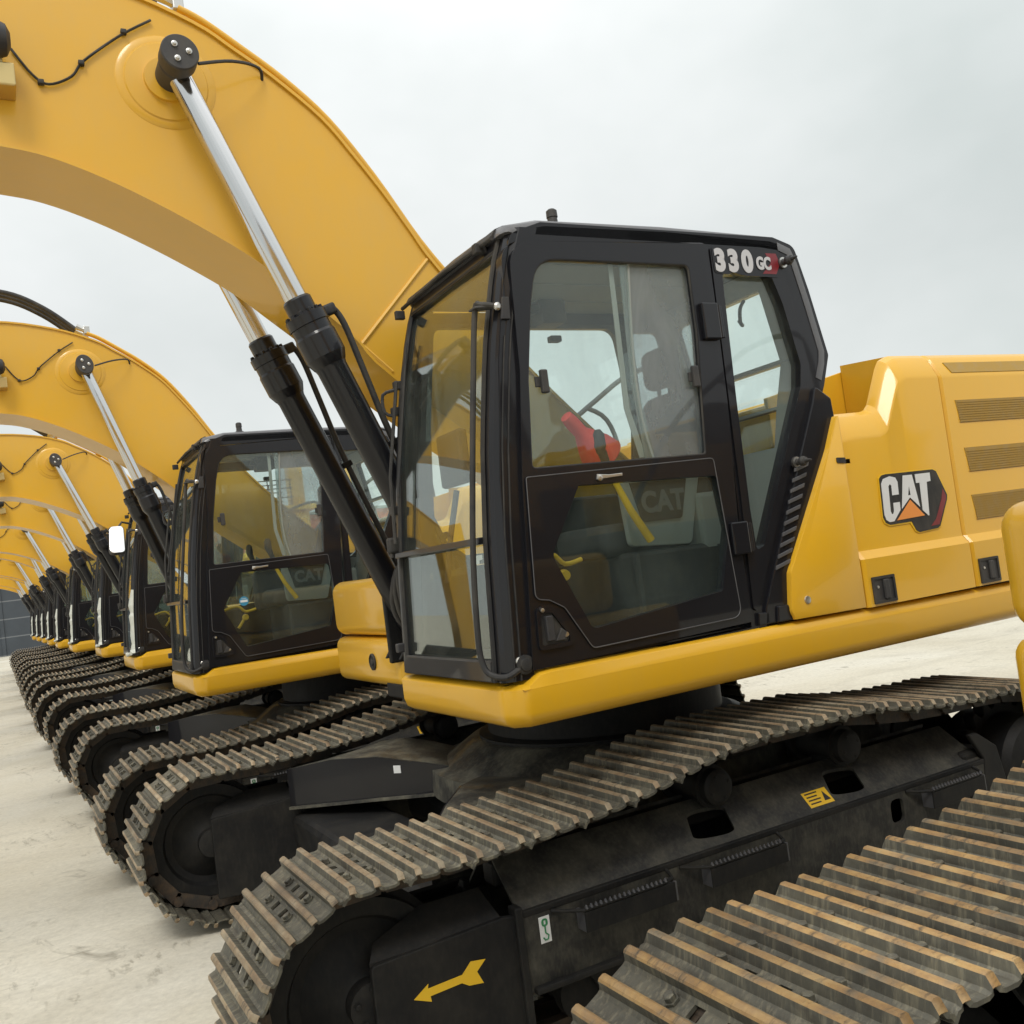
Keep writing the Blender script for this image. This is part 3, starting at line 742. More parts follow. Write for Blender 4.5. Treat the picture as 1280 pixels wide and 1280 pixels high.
# model plate
bm = bmesh.new()
plate(bm, [(.028, 2.858, .02), (.10, 2.853), (.13, 2.862), (.18, 2.853), (.205, 2.849), (.385, 2.848, .01), (.420, 2.908), (.398, 2.968, .01), (.028, 2.970, .01)], [], side, -1.4365, -1.434)
MP = finish(bm, 'model_plate', 'black', CAB)
bm = bmesh.new(); plate(bm, [(.30, 2.862), (.380, 2.862), (.410, 2.91), (.392, 2.955), (.33, 2.955), (.355, 2.91)], [], side, -1.4375, -1.4366); finish(bm, 'model_plate_band', 'maroon', CAB)
bm = bmesh.new()
text_mesh(bm, '3', .036, 2.862, .104, -1.4375, .92, .06); text_mesh(bm, '3', .110, 2.862, .104, -1.4375, .92, .06); text_mesh(bm, '0', .185, 2.862, .104, -1.4375, .92, .06)
text_mesh(bm, 'GC', .268, 2.878, .060, -1.4385, .78, .05)
finish(bm, 'model_plate_lettering', 'silver', CAB)
# pillar bolts, seams
for (x, z) in ((-1.035, 2.70), (-1.135, 1.40)):
    bm = bmesh.new(); lathe(bm, [(.016, -1.425), (.015, -1.432), (.008, -1.436)], (x, 0, z), 'Y', 12)
    finish(bm, 'pillar_bolt', 'bolt', CAB)
bm = bmesh.new(); tube(bm, [(F(z)+.075, -1.4285, z) for z in zs_[:14]], .004, 6); tube(bm, [(F(z)+.05, -1.428, z) for z in zs_[:13]], .003, 6)
finish(bm, 'pillar_trim', 'rubber', CAB)
# grab bar before the pillar
bm = bmesh.new()
tube(bm, [(-1.03, -1.425, 2.70), (-1.085, -1.40, 2.712), (-1.10, -1.37, 2.70), (-1.135, -1.355, 2.45), (-1.185, -1.350, 2.1), (-1.225, -1.345, 1.78), (-1.245, -1.345, 1.50), (-1.243, -1.355, 1.40), (-1.225, -1.38, 1.362), (-1.19, -1.425, 1.352), (-1.14, -1.432, 1.372)], .0115, 10, 4)
GB = finish(bm, 'grab_bar', 'rubber', CAB)
bm = bmesh.new(); plate(bm, [(-1.115, -1.40), (-1.02, -1.435), (-1.0, -1.435), (-1.0, -1.415), (-1.095, -1.345), (-1.115, -1.345)], [], topf, 2.700, 2.708, .002)
plate(bm, [(-1.03, 2.65), (-.99, 2.65), (-.985, 2.735), (-1.015, 2.735)], [], side, -1.437, -1.426, .003)
finish(bm, 'grab_bar_bracket', 'plastic', CAB)
bm = bmesh.new(); lathe(bm, [(.035, -1.43), (.035, -1.438), (.024, -1.44), (.022, -1.446), (.012, -1.448)], (-1.115, 0, 1.385), 'Y', 20)
finish(bm, 'grab_bar_socket', 'rubber', CAB)
# wiper and its motor
bm = bmesh.new()
tube(bm, [(F(1.9)-.02, -.52, 1.9), (F(2.2)-.035, -.51, 2.2), (F(2.6)-.03, -.53, 2.62)], .008, 6); tube(bm, [(F(2.1)-.02, -.56, 2.1), (F(2.8)-.01, -.54, 2.8)], .006, 6)
box(bm, -1.215, -1.16, -.50, -.46, 1.86, 1.93, .01)
finish(bm, 'wiper', 'rubber', CAB)
for z in (1.44, 1.86, 2.05, 2.62):
    bm = bmesh.new(); box(bm, F(z)-.020, F(z)+.03, -.475, -.440, z-.02, z+.02, .005); finish(bm, 'latch_block', 'plastic', CAB)
bm = bmesh.new(); z = 2.5; box(bm, F(z)-.020, F(z)+.03, -.475, -.440, z-.02, z+.02, .005)
tube(bm, [(F(2.6)-.01, -.46, 2.60), (F(2.6)-.07, -.45, 2.58), (F(2.6)-.07, -.45, 2.50), (F(2.5)-.01, -.46, 2.48)], .008, 6, 3)
finish(bm, 'mirror_arm', 'plastic', CAB)
# interior: seat, console, monitor, levers
def cushion(x0, x1, y0, y1, z0, z1, bev=.04):
    b = bmesh.new(); box(b, x0, x1, y0, y1, z0, z1, bev, 4); return b
bm = cushion(-.50, .0, -1.12, -.70, 1.72, 1.86, .05)
b = bmesh.new()
loft(b, [[(-.08+dx, y0, z), (-.08+dx, y1, z), (.05+dx, y1, z), (.05+dx, y0, z)] for z, dx, y0, y1 in ((1.82, -.0, -1.18, -.70), (2.1, .06, -1.20, -.68), (2.35, .12, -1.17, -.71), (2.45, .15, -1.10, -.78))], bev=.035)
merge(bm, b); b = cushion(.02, .12, -1.05, -.83, 2.47, 2.66, .045); merge(bm, b)
tube(bm, [(.07, -.98, 2.40), (.07, -.98, 2.5)], .01, 6); tube(bm, [(.07, -.90, 2.40), (.07, -.90, 2.5)], .01, 6)
box(bm, -.40, -.05, -1.12, -.76, 1.40, 1.74, .03)
SEAT = finish(bm, 'driver_seat', 'seat', CAB, angle=50)
bm = bmesh.new()
for y0 in (-.66,):
    box(bm, -.52, -.05, y0, y0+.14, 1.70, 2.02, .03, 3)
CON = finish(bm, 'armrest_console', 'plastic', CAB)
bm = bmesh.new()
for y0 in (-1.22, -.60):
    tube(bm, [(-.46, y0, 2.0), (-.50, y0, 2.10), (-.52, y0, 2.16)], [.014, .018, .024], 10)
    lathe(bm, [(.018, 2.15), (.028, 2.18), (.026, 2.23), (.012, 2.25)], (-.525, y0, 0), 'Z', 14)
for y0 in (-1.0, -.86):
    tube(bm, [(-.84, y0, 1.38), (-.86, y0, 1.70), (-.80, y0, 2.02)], .010, 8, 4)
finish(bm, 'control_lever', 'rubber', CAB, angle=50)
bm = bmesh.new(); tube(bm, [(-.50, -1.25, 2.04), (-.44, -1.26, 1.90), (-.36, -1.26, 1.77)], [.013, .016, .018], 8); tube(bm, [(-.92, -1.16, 1.74), (-.80, -1.18, 1.765), (-.74, -1.18, 1.72), (-.66, -1.18, 1.73)], .010, 8, 4)  # first tube is the lever; the other yellow tubes imitate a reflection
tube(bm, [(-.80, -1.16, 1.60), (-.75, -1.16, 1.665)], .011, 8); lathe(bm, [(.02, -1.18), (.026, -1.16), (.02, -1.14)], (-.74, 0, 1.675), 'Y', 12)
finish(bm, 'lever_and_reflection', 'yvinyl', CAB, angle=50)
bm = bmesh.new(); box(bm, -.95, -.90, -.78, -.54, 2.12, 2.36, .015)
tube(bm, [(-.93, -.66, 2.10), (-.96, -.60, 1.9), (-.98, -.55, 1.7)], .014, 8)
finish(bm, 'monitor', 'plastic', CAB)
bm = bmesh.new(); box(bm, -.42, -.28, -.74, -.62, 2.84, 2.955, .01); box(bm, -.36, -.30, -.70, -.66, 2.76, 2.79, .005); box(bm, -.46, -.42, -.72, -.66, 2.89, 2.93, .004)
finish(bm, 'ceiling_camera', 'plastic', CAB)
bm = bmesh.new(); tube(bm, [(.47, -1.12, 2.84), (.44, -1.12, 2.80), (.44, -1.11, 2.74), (.47, -1.09, 2.73), (.48, -1.06, 2.76)], .009, 8, 4); finish(bm, 'coat_hook', 'plastic', CAB)
# grey panel with raised lettering behind the seat base
bm = bmesh.new(); plate(bm, [(-.42, 1.755, .03), (-.10, 1.735, .03), (.0, 2.07), (-.44, 2.07)], [], side, -1.20, -1.17, .004)
box(bm, -.05, .16, -1.22, -1.15, 1.60, 1.95, .02)
finish(bm, 'storage_panel', 'liner', CAB)
bm = bmesh.new(); plate(bm, [(-.35, 1.850, .02), (-.14, 1.850, .02), (-.09, 2.02), (-.39, 2.02)], [], side, -1.207, -1.201); finish(bm, 'storage_panel_inset', 'plastic', CAB)
bm = bmesh.new(); text_mesh(bm, 'CAT', -.345, 1.885, .095, -1.208, .95, .04); finish(bm, 'storage_panel_lettering', 'greytext', CAB)
bm = bmesh.new(); box(bm, -.42, .20, -1.22, -.60, 1.38, 1.73, .02)
for k in range(9): box(bm, .02, .15, -1.228, -1.219, 1.55+k*.02, 1.558+k*.02)
finish(bm, 'heater_housing', 'plastic', CAB)

# ---------------------------------------------------------------- door
win = [(-.988, 2.085, .02), (-.955, 2.42), (-.905, 2.70), (-.855, 2.885, .13), (-.115, 2.885, .03), (-.118, 2.6), (-.16, 2.09, .02)]
hexw = [(-.80, 2.01, .01), (-.13, 2.0, .03), (-.105, 1.78), (-.18, 1.53, .02), (-.82, 1.47, .03), (-.955, 1.76, .05)]
bm = bmesh.new()
plate(bm, [(-.965, 2.945, .12), (.0, 2.980, .03), (.0, 2.76), (-.01, 2.31), (-.045, 1.81), (-.045, 1.385), (-.61, 1.372), (-1.092, 1.360), (-1.035, 2.05), (-.985, 2.45)], [win, hexw], side, -1.445, -1.405, .005)
DOOR = finish(bm, 'cab_door', 'black', ROOT, angle=30)
bm = bmesh.new()
big = [(-1.022, 2.055, .01), (-.135, 2.072, .02), (-.10, 1.415, .05), (-.83, 1.400, .03), (-.93, 1.565, .03), (-.99, 1.60, .03), (-1.048, 1.61, .03)]
plate(bm, big, [hexw], side, -1.452, -1.4455, .002)
finish(bm, 'door_glass_rim', 'black', DOOR, angle=30)
bm = bmesh.new()
tr_ = [(x, -1.452, z) for x, z in rounded(big)]; tube(bm, tr_+[tr_[0]], .0022, 6); finish(bm, 'door_glass_edge', 'roofgrey', DOOR)
bm = bmesh.new(); plate(bm, [(-.84, 2.03), (-.11, 2.03), (-.085, 1.78), (-.16, 1.50), (-.85, 1.44), (-.98, 1.76)], [], side, -1.436, -1.431); finish(bm, 'lower_window', 'glass_dark', DOOR)
bm = bmesh.new(); plate(bm, [(-1.0, 2.07), (-.96, 2.42), (-.90, 2.80), (-.85, 2.90), (-.42, 2.90), (-.45, 2.4), (-.41, 2.07)], [], side, -1.432, -1.427); finish(bm, 'upper_window', 'glass', DOOR)
bm = bmesh.new(); plate(bm, [(-.45, 2.07), (-.47, 2.4), (-.45, 2.90), (-.09, 2.90), (-.10, 2.6), (-.14, 2.07)], [], side, -1.420, -1.415); finish(bm, 'sliding_window', 'glass_film', DOOR)
bm = bmesh.new(); tube(bm, [(-.415, -1.423, 2.085), (-.445, -1.423, 2.25), (-.447, -1.423, 2.5), (-.41, -1.423, 2.885)], .007, 6, 5); 
plate(bm, [(-.472, 2.10), (-.44, 2.10), (-.49, 2.30), (-.478, 2.885), (-.50, 2.885), (-.515, 2.30)], [], side, -1.412, -1.408)
finish(bm, 'sliding_window_edge', 'liner', DOOR)
bm = bmesh.new()
tw = [(x, -1.438, z) for x, z in rounded(win)]; tube(bm, tw+[tw[0]], .006, 6); finish(bm, 'window_seal', 'rubber', DOOR)
for x, z in ((-.885, 2.411), (-.160, 2.414)):
    bm = bmesh.new(); box(bm, x-.016, x+.016, -1.452, -1.432, z-.045, z+.045, .006); box(bm, x-.035 if x < -.5 else x-.03, x+.0, -1.438, -1.428, z-.02, z+.02, .003)
    finish(bm, 'window_catch', 'plastic', DOOR)
bm = bmesh.new()
plate(bm, [(-.72, 2.024), (-.60, 2.030), (-.598, 2.042), (-.66, 2.040), (-.715, 2.045)], [], side, -1.458, -1.447, .002); lathe(bm, [(.012, -1.445), (.012, -1.46), (.006, -1.462)], (-.705, 0, 2.030), 'Y', 12)
finish(bm, 'door_latch', 'bolt', DOOR)
bm = bmesh.new(); lathe(bm, [(.030, -1.4449), (.030, -1.4475), (.025, -1.4475), (.025, -1.4449)], (-.50, 0, 2.036), 'Y', 24); finish(bm, 'lock_ring', 'roofgrey', DOOR)
for x, z0, z1 in ((-.05, 2.565, 2.72), (-.055, 1.665, 1.80)):
    bm = bmesh.new(); box(bm, x-.045, x+.042, -1.468, -1.440, z0, z1, .006); tube(bm, [(x+.050, -1.452, z0+.008), (x+.050, -1.452, z1-.008)], .012, 10); box(bm, x+.05, x+.075, -1.452, -1.430, z0+.01, z1-.01, .003)
    finish(bm, 'hinge', 'black', DOOR)
bm = bmesh.new()
pk = [(-1.052, 1.585, .03), (-.985, 1.578, .03), (-.905, 1.455, .03), (-.92, 1.425, .02), (-1.06, 1.425, .02)]
ins = [(-1.038, 1.560, .02), (-.99, 1.555, .02), (-.925, 1.460, .02), (-.93, 1.442, .01), (-1.045, 1.442, .01)]
plate(bm, pk, [ins], side, -1.456, -1.4455, .003); finish(bm, 'handle_bezel', 'black', DOOR, angle=30)
bm = bmesh.new(); plate(bm, ins, [], side, -1.4465, -1.4455); finish(bm, 'handle_recess', 'rubber', DOOR)
bm = bmesh.new(); plate(bm, [(-1.025, 1.455, .004), (-.995, 1.455, .004), (-.995, 1.545, .004), (-1.025, 1.545, .004)], [], side, -1.468, -1.447, .004)
plate(bm, [(-.99, 1.450), (-.945, 1.450), (-.935, 1.475), (-.96, 1.495)], [], side, -1.460, -1.447, .003); lathe(bm, [(.008, -1.4565), (.008, -1.460)], (-1.035, 0, 1.572), 'Y', 10)
finish(bm, 'door_handle', 'plastic', DOOR)
bm = bmesh.new(); lathe(bm, [(.008, -1.4565), (.008, -1.461), (.004, -1.462)], (-1.03, 0, 1.568), 'Y', 12); plate(bm, [(-.955, 1.458, .01), (-.932, 1.463, .01), (-.940, 1.482, .008)], [], side, -1.464, -1.461); finish(bm, 'key_cylinder', 'bolt', DOOR)
bm = bmesh.new(); lathe(bm, [(.034, -1.4395), (.034, -1.4375)], (-.80, 0, 1.80), 'Y', 28); STK = finish(bm, 'round_sticker', 'blue', DOOR)
bm = bmesh.new(); plate(bm, [(-.826, 1.792), (-.774, 1.792), (-.774, 1.808), (-.826, 1.808)], [], side, -1.4408, -1.4396); 
for k in range(5): plate(bm, [(-.815+k*.007, 1.815), (-.810+k*.007, 1.815), (-.8125+k*.007, 1.824)], [], side, -1.4408, -1.4396)
STK2 = finish(bm, 'round_sticker_print', 'white', DOOR)

# ---------------------------------------------------------------- engine hood
def hood_section(x, zt):
    yi = -1.335 if x < 1.12 else -1.05
    """left side cross-section of the bodywork, from sill up over the shoulder."""
    return [(-1.472, 1.352), (-1.472, 1.565), (-1.462, 1.578), (-1.443, 1.602), (-1.440, 1.62), (-1.440, zt-.135), (-1.436, zt-.118), (-1.395, zt-.035), (-1.380, zt-.018), (-1.350, zt), (yi, zt+(yi+1.35)*.083), (yi, 1.352)]
bm = bmesh.new()
# front door: low at the front, rising in a ramp to full height
secs = []
for x, zt in ((.612, 2.215), (.628, 2.228), (.70, 2.238), (.88, 2.243), (.915, 2.252), (.94, 2.275), (1.03, 2.445), (1.06, 2.485), (1.11, 2.505), (1.125, 2.508), (1.342, 2.508), (1.352, 2.504)):
    e = .012 if x in (.612, 1.352) else 0
    sct = [(x + (.035 if zz > 1.6 else .0)*0, y+e, zz) for y, zz in hood_section(x, zt)]
    secs.append(sct)
loft(bm, secs)
HD = finish(bm, 'engine_hood', 'yellow', ROOT, angle=28)
def hood_door2():
    b = bmesh.new(); secs = []
    for x in (1.362, 1.372, 1.5, 2.1, 2.28, 2.29):
        e = .012 if x in (1.362, 2.29) else 0
        secs.append([(x, y+e, zz) for y, zz in hood_section(x, 2.508)])
    loft(b, secs); return b
finish(hood_door2(), 'hood_door', 'yellow', HD, angle=28)
bm = bmesh.new(); box(bm, .60, 2.9, -1.42, -1.06, 1.34, 1.36); box(bm, 1.33, 1.40, -1.40, -1.06, 1.35, 2.30)
box(bm, 1.45, 2.85, -1.03, 1.35, 1.35, 2.50, .03); finish(bm, 'engine_bay', 'frame_black', HD)
bm = bmesh.new(); box(bm, 1.50, 2.9, -1.045, 1.40, 2.45, 2.530, .02); finish(bm, 'hood_top', 'yellow', HD)
# upright plate between cab and hood
bm = bmesh.new()
plate(bm, [(.62, 1.36), (1.50, 1.36), (1.50, 2.570), (1.40, 2.560, .01), (.60, 2.385)], [], side, -1.045, -1.02, .004)
box(bm, .62, 1.50, -1.02, .95, 1.36, 2.36, .02)
finish(bm, 'bulkhead', 'yellow', HD)
# tapered yellow panel behind the cab
bm = bmesh.new(); plate(bm, [(.600, 2.215, .02), (.585, 2.215, .02), (.512, 2.07, .03), (.185, 1.56, .04), (.160, 1.40, .03), (.175, 1.362), (.600, 1.355)], [], side, -1.467, -1.38, .012)
SP = finish(bm, 'side_panel', 'yellow', HD, angle=40)
bm = bmesh.new(); box(bm, .590, .66, -1.44, -1.2, 2.0, 2.02); plate(bm, [(.545, 2.005, .006), (.600, 2.000, .006), (.600, 2.025, .006), (.545, 2.028, .006)], [], side, -1.471, -1.466); finish(bm, 'strap_slot', 'rubber', HD)
bm = bmesh.new(); lathe(bm, [(.018, -1.466), (.016, -1.472), (.010, -1.473)], (.255, 0, 1.435), 'Y', 16); finish(bm, 'panel_bolt', 'bolt', HD)
# door latches
for x in (.645, 1.385):
    bm = bmesh.new(); plate(bm, [(x, 1.362, .006), (x+.145, 1.362, .006), (x+.145, 1.482, .006), (x, 1.482, .006)], [[(x+.012, 1.374), (x+.133, 1.374), (x+.133, 1.470), (x+.012, 1.470)]], side, -1.480, -1.470, .002)
    finish(bm, 'latch_frame', 'rubber', HD)
    bm = bmesh.new(); box(bm, x+.010, x+.135, -1.4745, -1.4725, 1.372, 1.472); plate(bm, [(x+.065, 1.378), (x+.100, 1.378), (x+.100, 1.466), (x+.065, 1.466)], [], side, -1.486, -1.474, .005); 
    finish(bm, 'latch_handle', 'plastic', HD)
    bm = bmesh.new(); lathe(bm, [(.007, -1.4746), (.006, -1.478)], (x+.035, 0, 1.435), 'Y', 10); finish(bm, 'latch_key', 'bolt', HD)
# vents
for z0, z1, x0 in ((2.150, 2.262, 1.46), (1.905, 2.025, 1.475), (1.668, 1.792, 1.475)):
    bm = bmesh.new(); plate(bm, [(x0, z0), (x0+.62, z0), (x0+.62, z1), (x0-.02, z1)], [], side, -1.4425, -1.4395)
    n = int((z1-z0)/.012)
    for k in range(n): box(bm, x0-.01, x0+.615, -1.4445, -1.4424, z0+.003+k*.012, z0+.007+k*.012)
    finish(bm, 'vent_screen', 'mesh_vent', HD)
bm = bmesh.new(); plate(bm, [(1.46, .12), (2.10, .12), (2.10, .80), (1.44, .80)], [], lambda a, b, c: (a, -1.436+.041*b-c*.9, 2.39+.083*b+c*.45), .0005, .0035); finish(bm, 'vent_screen', 'mesh_vent', HD)
bm = bmesh.new(); plate(bm, [(1.64, 1.49), (2.2, 1.49), (2.2, 1.56), (1.60, 1.56)], [], side, -1.4745, -1.471); finish(bm, 'vent_screen', 'mesh_vent', HD)
# badge
def bc(pts):
    o = []
    for cx, cy in pts:
        u = cx-.13*(cy-200); v = cy+.06*(cx-200)
        o.append((.825+(u-175)*5.1e-4, 1.940-(v-200)*3.52e-4))
    return o
YB = -1.4415
bm = bmesh.new()
ob = bc([(170, 260), (200, 215), (260, 200), (900, 160), (960, 190), (1110, 520), (1105, 590), (1000, 945), (960, 975), (700, 1010), (650, 980), (585, 870), (320, 890), (245, 850), (215, 780)])
plate(bm, ob, [], side, YB-.002, YB); BD = finish(bm, 'badge', 'yvinyl', HD)
bm = bmesh.new()
ob = bc([(182, 270), (210, 228), (262, 213), (895, 173), (945, 200), (1095, 525), (1092, 585), (990, 935), (955, 962), (705, 996), (662, 970), (598, 848), (320, 872), (260, 840), (228, 775)])
plate(bm, ob, [], side, YB-.004, YB-.0021); finish(bm, 'badge_field', 'rubber', HD)
bm = bmesh.new(); plate(bm, bc([(1030, 440), (1075, 535), (1075, 580), (975, 915), (860, 930), (930, 840), (1010, 580)]), [], side, YB-.005, YB-.0041); finish(bm, 'badge_band', 'maroon', HD)
bm = bmesh.new()
plate(bm, bc([(310, 243), (385, 262), (415, 320), (430, 485), (345, 493), (335, 370), (315, 345), (295, 372), (320, 700), (335, 735), (355, 735), (365, 700), (358, 592), (440, 584), (448, 690), (365, 830), (310, 838), (262, 805), (240, 740), (203, 340), (228, 275)]), [], side, YB-.006, YB-.0041)
plate(bm, bc([(487, 240), (608, 233), (712, 665), (578, 532), (470, 675)]), [bc([(566, 375), (553, 505), (588, 500)])], side, YB-.006, YB-.0041)
plate(bm, bc([(648, 230), (852, 215), (862, 328), (808, 338), (835, 785), (825, 788), (748, 712), (712, 345), (665, 348)]), [], side, YB-.006, YB-.0041)
finish(bm, 'badge_lettering', 'white', HD)
bm = bmesh.new(); plate(bm, bc([(580, 565), (775, 782), (405, 822)]), [], side, YB-.006, YB-.0041); finish(bm, 'badge_triangle', 'orange', HD)
# counterweight
bm = bmesh.new()
cw = [(2.30, -1.465), (2.62, -1.465), (2.86, -1.36), (3.02, -1.12), (3.10, -.7), (3.12, 0), (3.10, .7), (3.02, 1.12), (2.86, 1.36), (2.62, 1.465), (2.30, 1.465)]
secs = []
for z, k in ((1.22, .965), (1.26, .99), (1.32, 1), (2.2, 1), (2.34, .985), (2.40, .95)): secs.append([(2.30+(x-2.30)*k, y*k, z) for x, y in cw])
loft(bm, secs); finish(bm, 'counterweight', 'yellow', ROOT, angle=30)

# ---------------------------------------------------------------- storage box on the right front
bm = bmesh.new(); box(bm, -.90, -.10, .42, 1.455, 1.432, 1.765, .07, 5); SB = finish(bm, 'storage_box', 'yellow', ROOT, angle=50)
bm = bmesh.new(); box(bm, -.905, .30, .36, 1.46, 1.155, 1.422, .055, 5); finish(bm, 'lower_cover', 'yellow', SB, angle=50)
bm = bmesh.new(); lathe(bm, [(.048, -.903), (.048, -.914), (.040, -.918), (.038, -.910), (.020, -.909), (.018, -.916), (.010, -.918)], (0, .775, 1.290), 'X', 24); box(bm, -.914, -.907, .771, .779, 1.255, 1.325)
finish(bm, 'filler_cap', 'rubber', SB)
bm = bmesh.new(); tube(bm, [(.10, 1.25, 1.75), (.35, 1.23, 2.15), (.75, 1.2, 2.56), (1.15, 1.2, 2.83), (1.5, 1.2, 3.02), (1.9, 1.2, 3.05), (2.0, 1.2, 2.5)], .019, 10, 4); tube(bm, [(1.05, 1.2, 2.78), (1.22, 1.2, 2.68), (1.30, 1.2, 2.4), (1.32, 1.2, 1.8)], .017, 10, 4)
finish(bm, 'handrail', 'plastic', SB)
bm = bmesh.new(); box(bm, .90, 1.08, 1.14, 1.26, 2.36, 2.62, .03); finish(bm, 'rail_mirror', 'plastic', SB)

# ---------------------------------------------------------------- boom (origin at its foot)
FT = Vector((.35, 0, 1.95))
BW = .235
btop = [(.45, 2.10), (.12, 2.38), (-.3, 2.80), (-.69, 3.26), (-.81, 3.44), (-.92, 3.61), (-1.06, 3.80), (-1.20, 3.97), (-1.41, 4.14), (-1.58, 4.25), (-1.75, 4.35), (-2.09, 4.46), (-2.6, 4.52), (-3.3, 4.44), (-4.4, 4.12), (-5.6, 3.72)]
bbot = [(-5.75, 3.55), (-5.65, 3.38), (-4.4, 3.62), (-3.3, 3.74), (-2.9, 3.74), (-2.58, 3.71), (-2.40, 3.68), (-2.19, 3.605), (-1.98, 3.505), (-1.78, 3.395), (-1.58, 3.27), (-1.42, 3.14), (-1.24, 2.99), (-1.14, 2.89), (-.98, 2.71), (-.2, 2.10), (.2, 1.82), (.35, 1.78), (.48, 1.86), (.52, 1.98)]
# smooth the upper curve a little
bt = [(p.x, p.y) for p in smooth_path([(x, z, 0) for x, z in btop], 4)]
bb = [(p.x, p.y) for p in smooth_path([(x, z, 0) for x, z in bbot], 4)]
bm = bmesh.new()
def bl(p): return (p[0]-FT.x, p[1]-FT.z)
plate(bm, [bl(p) for p in bt+bb], [], side, -BW, BW, 0)
BOOM = finish(bm, 'boom', 'boom_yellow', ROOT, angle=20); BOOM.location = FT
# flange lips (top and bottom plates stand proud of the side plates)
bm = bmesh.new()
def lip(pts, d0, d1, w):
    secs = []
    for i, p in enumerate(pts):
        a = Vector(pts[max(i-1, 0)]); c = Vector(pts[min(i+1, len(pts)-1)]); t_ = (c-a).normalized(); n_ = Vector((-t_.y, t_.x))
        q0 = Vector(p)+n_*d0; q1 = Vector(p)+n_*d1; q0 = bl(q0); q1 = bl(q1)
        secs.append([(q0[0], -w, q0[1]), (q1[0], -w, q1[1]), (q1[0], w, q1[1]), (q0[0], w, q0[1])])
    loft(bm, secs)
lip(bt, .001, -.014, BW+.014); lip(bb[:-12], .001, -.012, BW+.014)
# weld beads around the foot casting
for pts in ([(-.73, 3.30), (-1.13, 2.87)], [(-1.13, 2.87), (-.99, 2.735)]):
    for sy in (-1, 1): tube(bm, [(p[0]-FT.x, sy*(BW+.001), p[1]-FT.z) for p in pts], .011, 6)
finish(bm, 'boom_flange', 'boom_yellow', BOOM, angle=40)
PINB = Vector((-1.87, 0, 4.07)); PINA = Vector((-.78, 0, 1.40))
pb = PINB-FT
for sy in (-1, 1):
    bm = bmesh.new(); lathe(bm, [(.215, sy*BW), (.210, sy*(BW+.004)), (.180, sy*(BW+.006)), (.174, sy*(BW+.012)), (.140, sy*(BW+.015)), (.100, sy*(BW+.020)), (.098, sy*(BW+.035)), (.05, sy*(BW+.035))], (pb.x-.02, 0, pb.z-.01), 'Y', 48)
    finish(bm, 'pin_boss', 'boom_yellow', BOOM, angle=40)
bm = bmesh.new()
zt = lambda x: interp(sorted([(a, b) for a, b in bt]), x)
for y0, h in ((-.13, .085), (-.02, .055), (.10, .045), (-.215, .060)):
    tube(bm, [(x-FT.x, y0, zt(x)+h-FT.z) for x in (-.55, -.75, -.95, -1.15, -1.35, -1.55, -1.70, -1.80)], .017, 8, 4)
box(bm, -1.35-FT.x, -1.28-FT.x, -.2, .2, zt(-1.3)-FT.z, zt(-1.3)+.07-FT.z, .005); box(bm, -.72-FT.x, -.68-FT.x, -.2, .2, zt(-.7)-FT.z, zt(-.7)+.07-FT.z, .005)
finish(bm, 'steel_pipe', 'boom_yellow', BOOM, angle=50)
bm = bmesh.new()
for y0 in (-.185, -.05, .10):
    bm = bmesh.new(); c = Vector((-1.78-FT.x, y0, zt(-1.78)+.095-FT.z)); tube(bm, [c, c+Vector((-.05, 0, .02)), c+Vector((-.10, 0, .045))], [.026, .022, .030], 8); box(bm, c.x-.04, c.x+.01, y0-.032, y0+.032, c.z-.030, c.z+.045, .006)
    finish(bm, 'hose_fitting', 'bolt', BOOM)
bm = bmesh.new()
for y0 in (-.12, -.02, .10):
    c = Vector((-1.88-FT.x, y0, zt(-1.78)+.13-FT.z))
    tube(bm, [c, c+Vector((-.25, 0, .20)), c+Vector((-.55, 0, .34)), c+Vector((-.95, 0, .36)), c+Vector((-1.5, 0, .20)), c+Vector((-2.0, 0, .0))], .022, 8, 6)
finish(bm, 'hydraulic_hose', 'rubber', BOOM, angle=60)
bm = bmesh.new()
yy = -BW-.012
cabl = [(-2.50, 4.12), (-2.43, 4.02), (-2.37, 3.985), (-2.28, 4.03), (-2.235, 4.095), (-2.16, 4.165), (-2.05, 4.255), (-1.93, 4.335)]
tube(bm, [(x-FT.x, yy, z-FT.z) for x, z in cabl], .0055, 6, 5)
for x, z in ((-2.235, 4.095), (-2.05, 4.262), (-2.40, 3.99)): box(bm, x-.012-FT.x, x+.012-FT.x, yy-.012, yy+.012, z-.010-FT.z, z+.010-FT.z, .003)
tube(bm, [(-1.78-FT.x, -.40, 4.075-FT.z), (-1.62-FT.x, -.36, 4.13-FT.z), (-1.48-FT.x, -.28, 4.16-FT.z), (-1.455-FT.x, -.22, 4.12-FT.z)], .0075, 6, 5)
finish(bm, 'cable', 'rubber', BOOM, angle=60)
bm = bmesh.new(); box(bm, -2.59-FT.x, -2.50-FT.x, -.37, -.235, 3.90-FT.z, 3.995-FT.z, .006); tube(bm, [(-2.55-FT.x, -.33, 3.98-FT.z), (-2.55-FT.x, -.33, 4.05-FT.z)], .012, 8); finish(bm, 'lamp_bracket', 'brass', BOOM)
bm = bmesh.new(); lathe(bm, [(.085, -.08), (.090, -.06), (.085, .0), (.060, .06), (.03, .075)], (-2.58-FT.x, -.36, 4.09-FT.z), 'X', 28); finish(bm, 'work_lamp', 'plastic', BOOM)

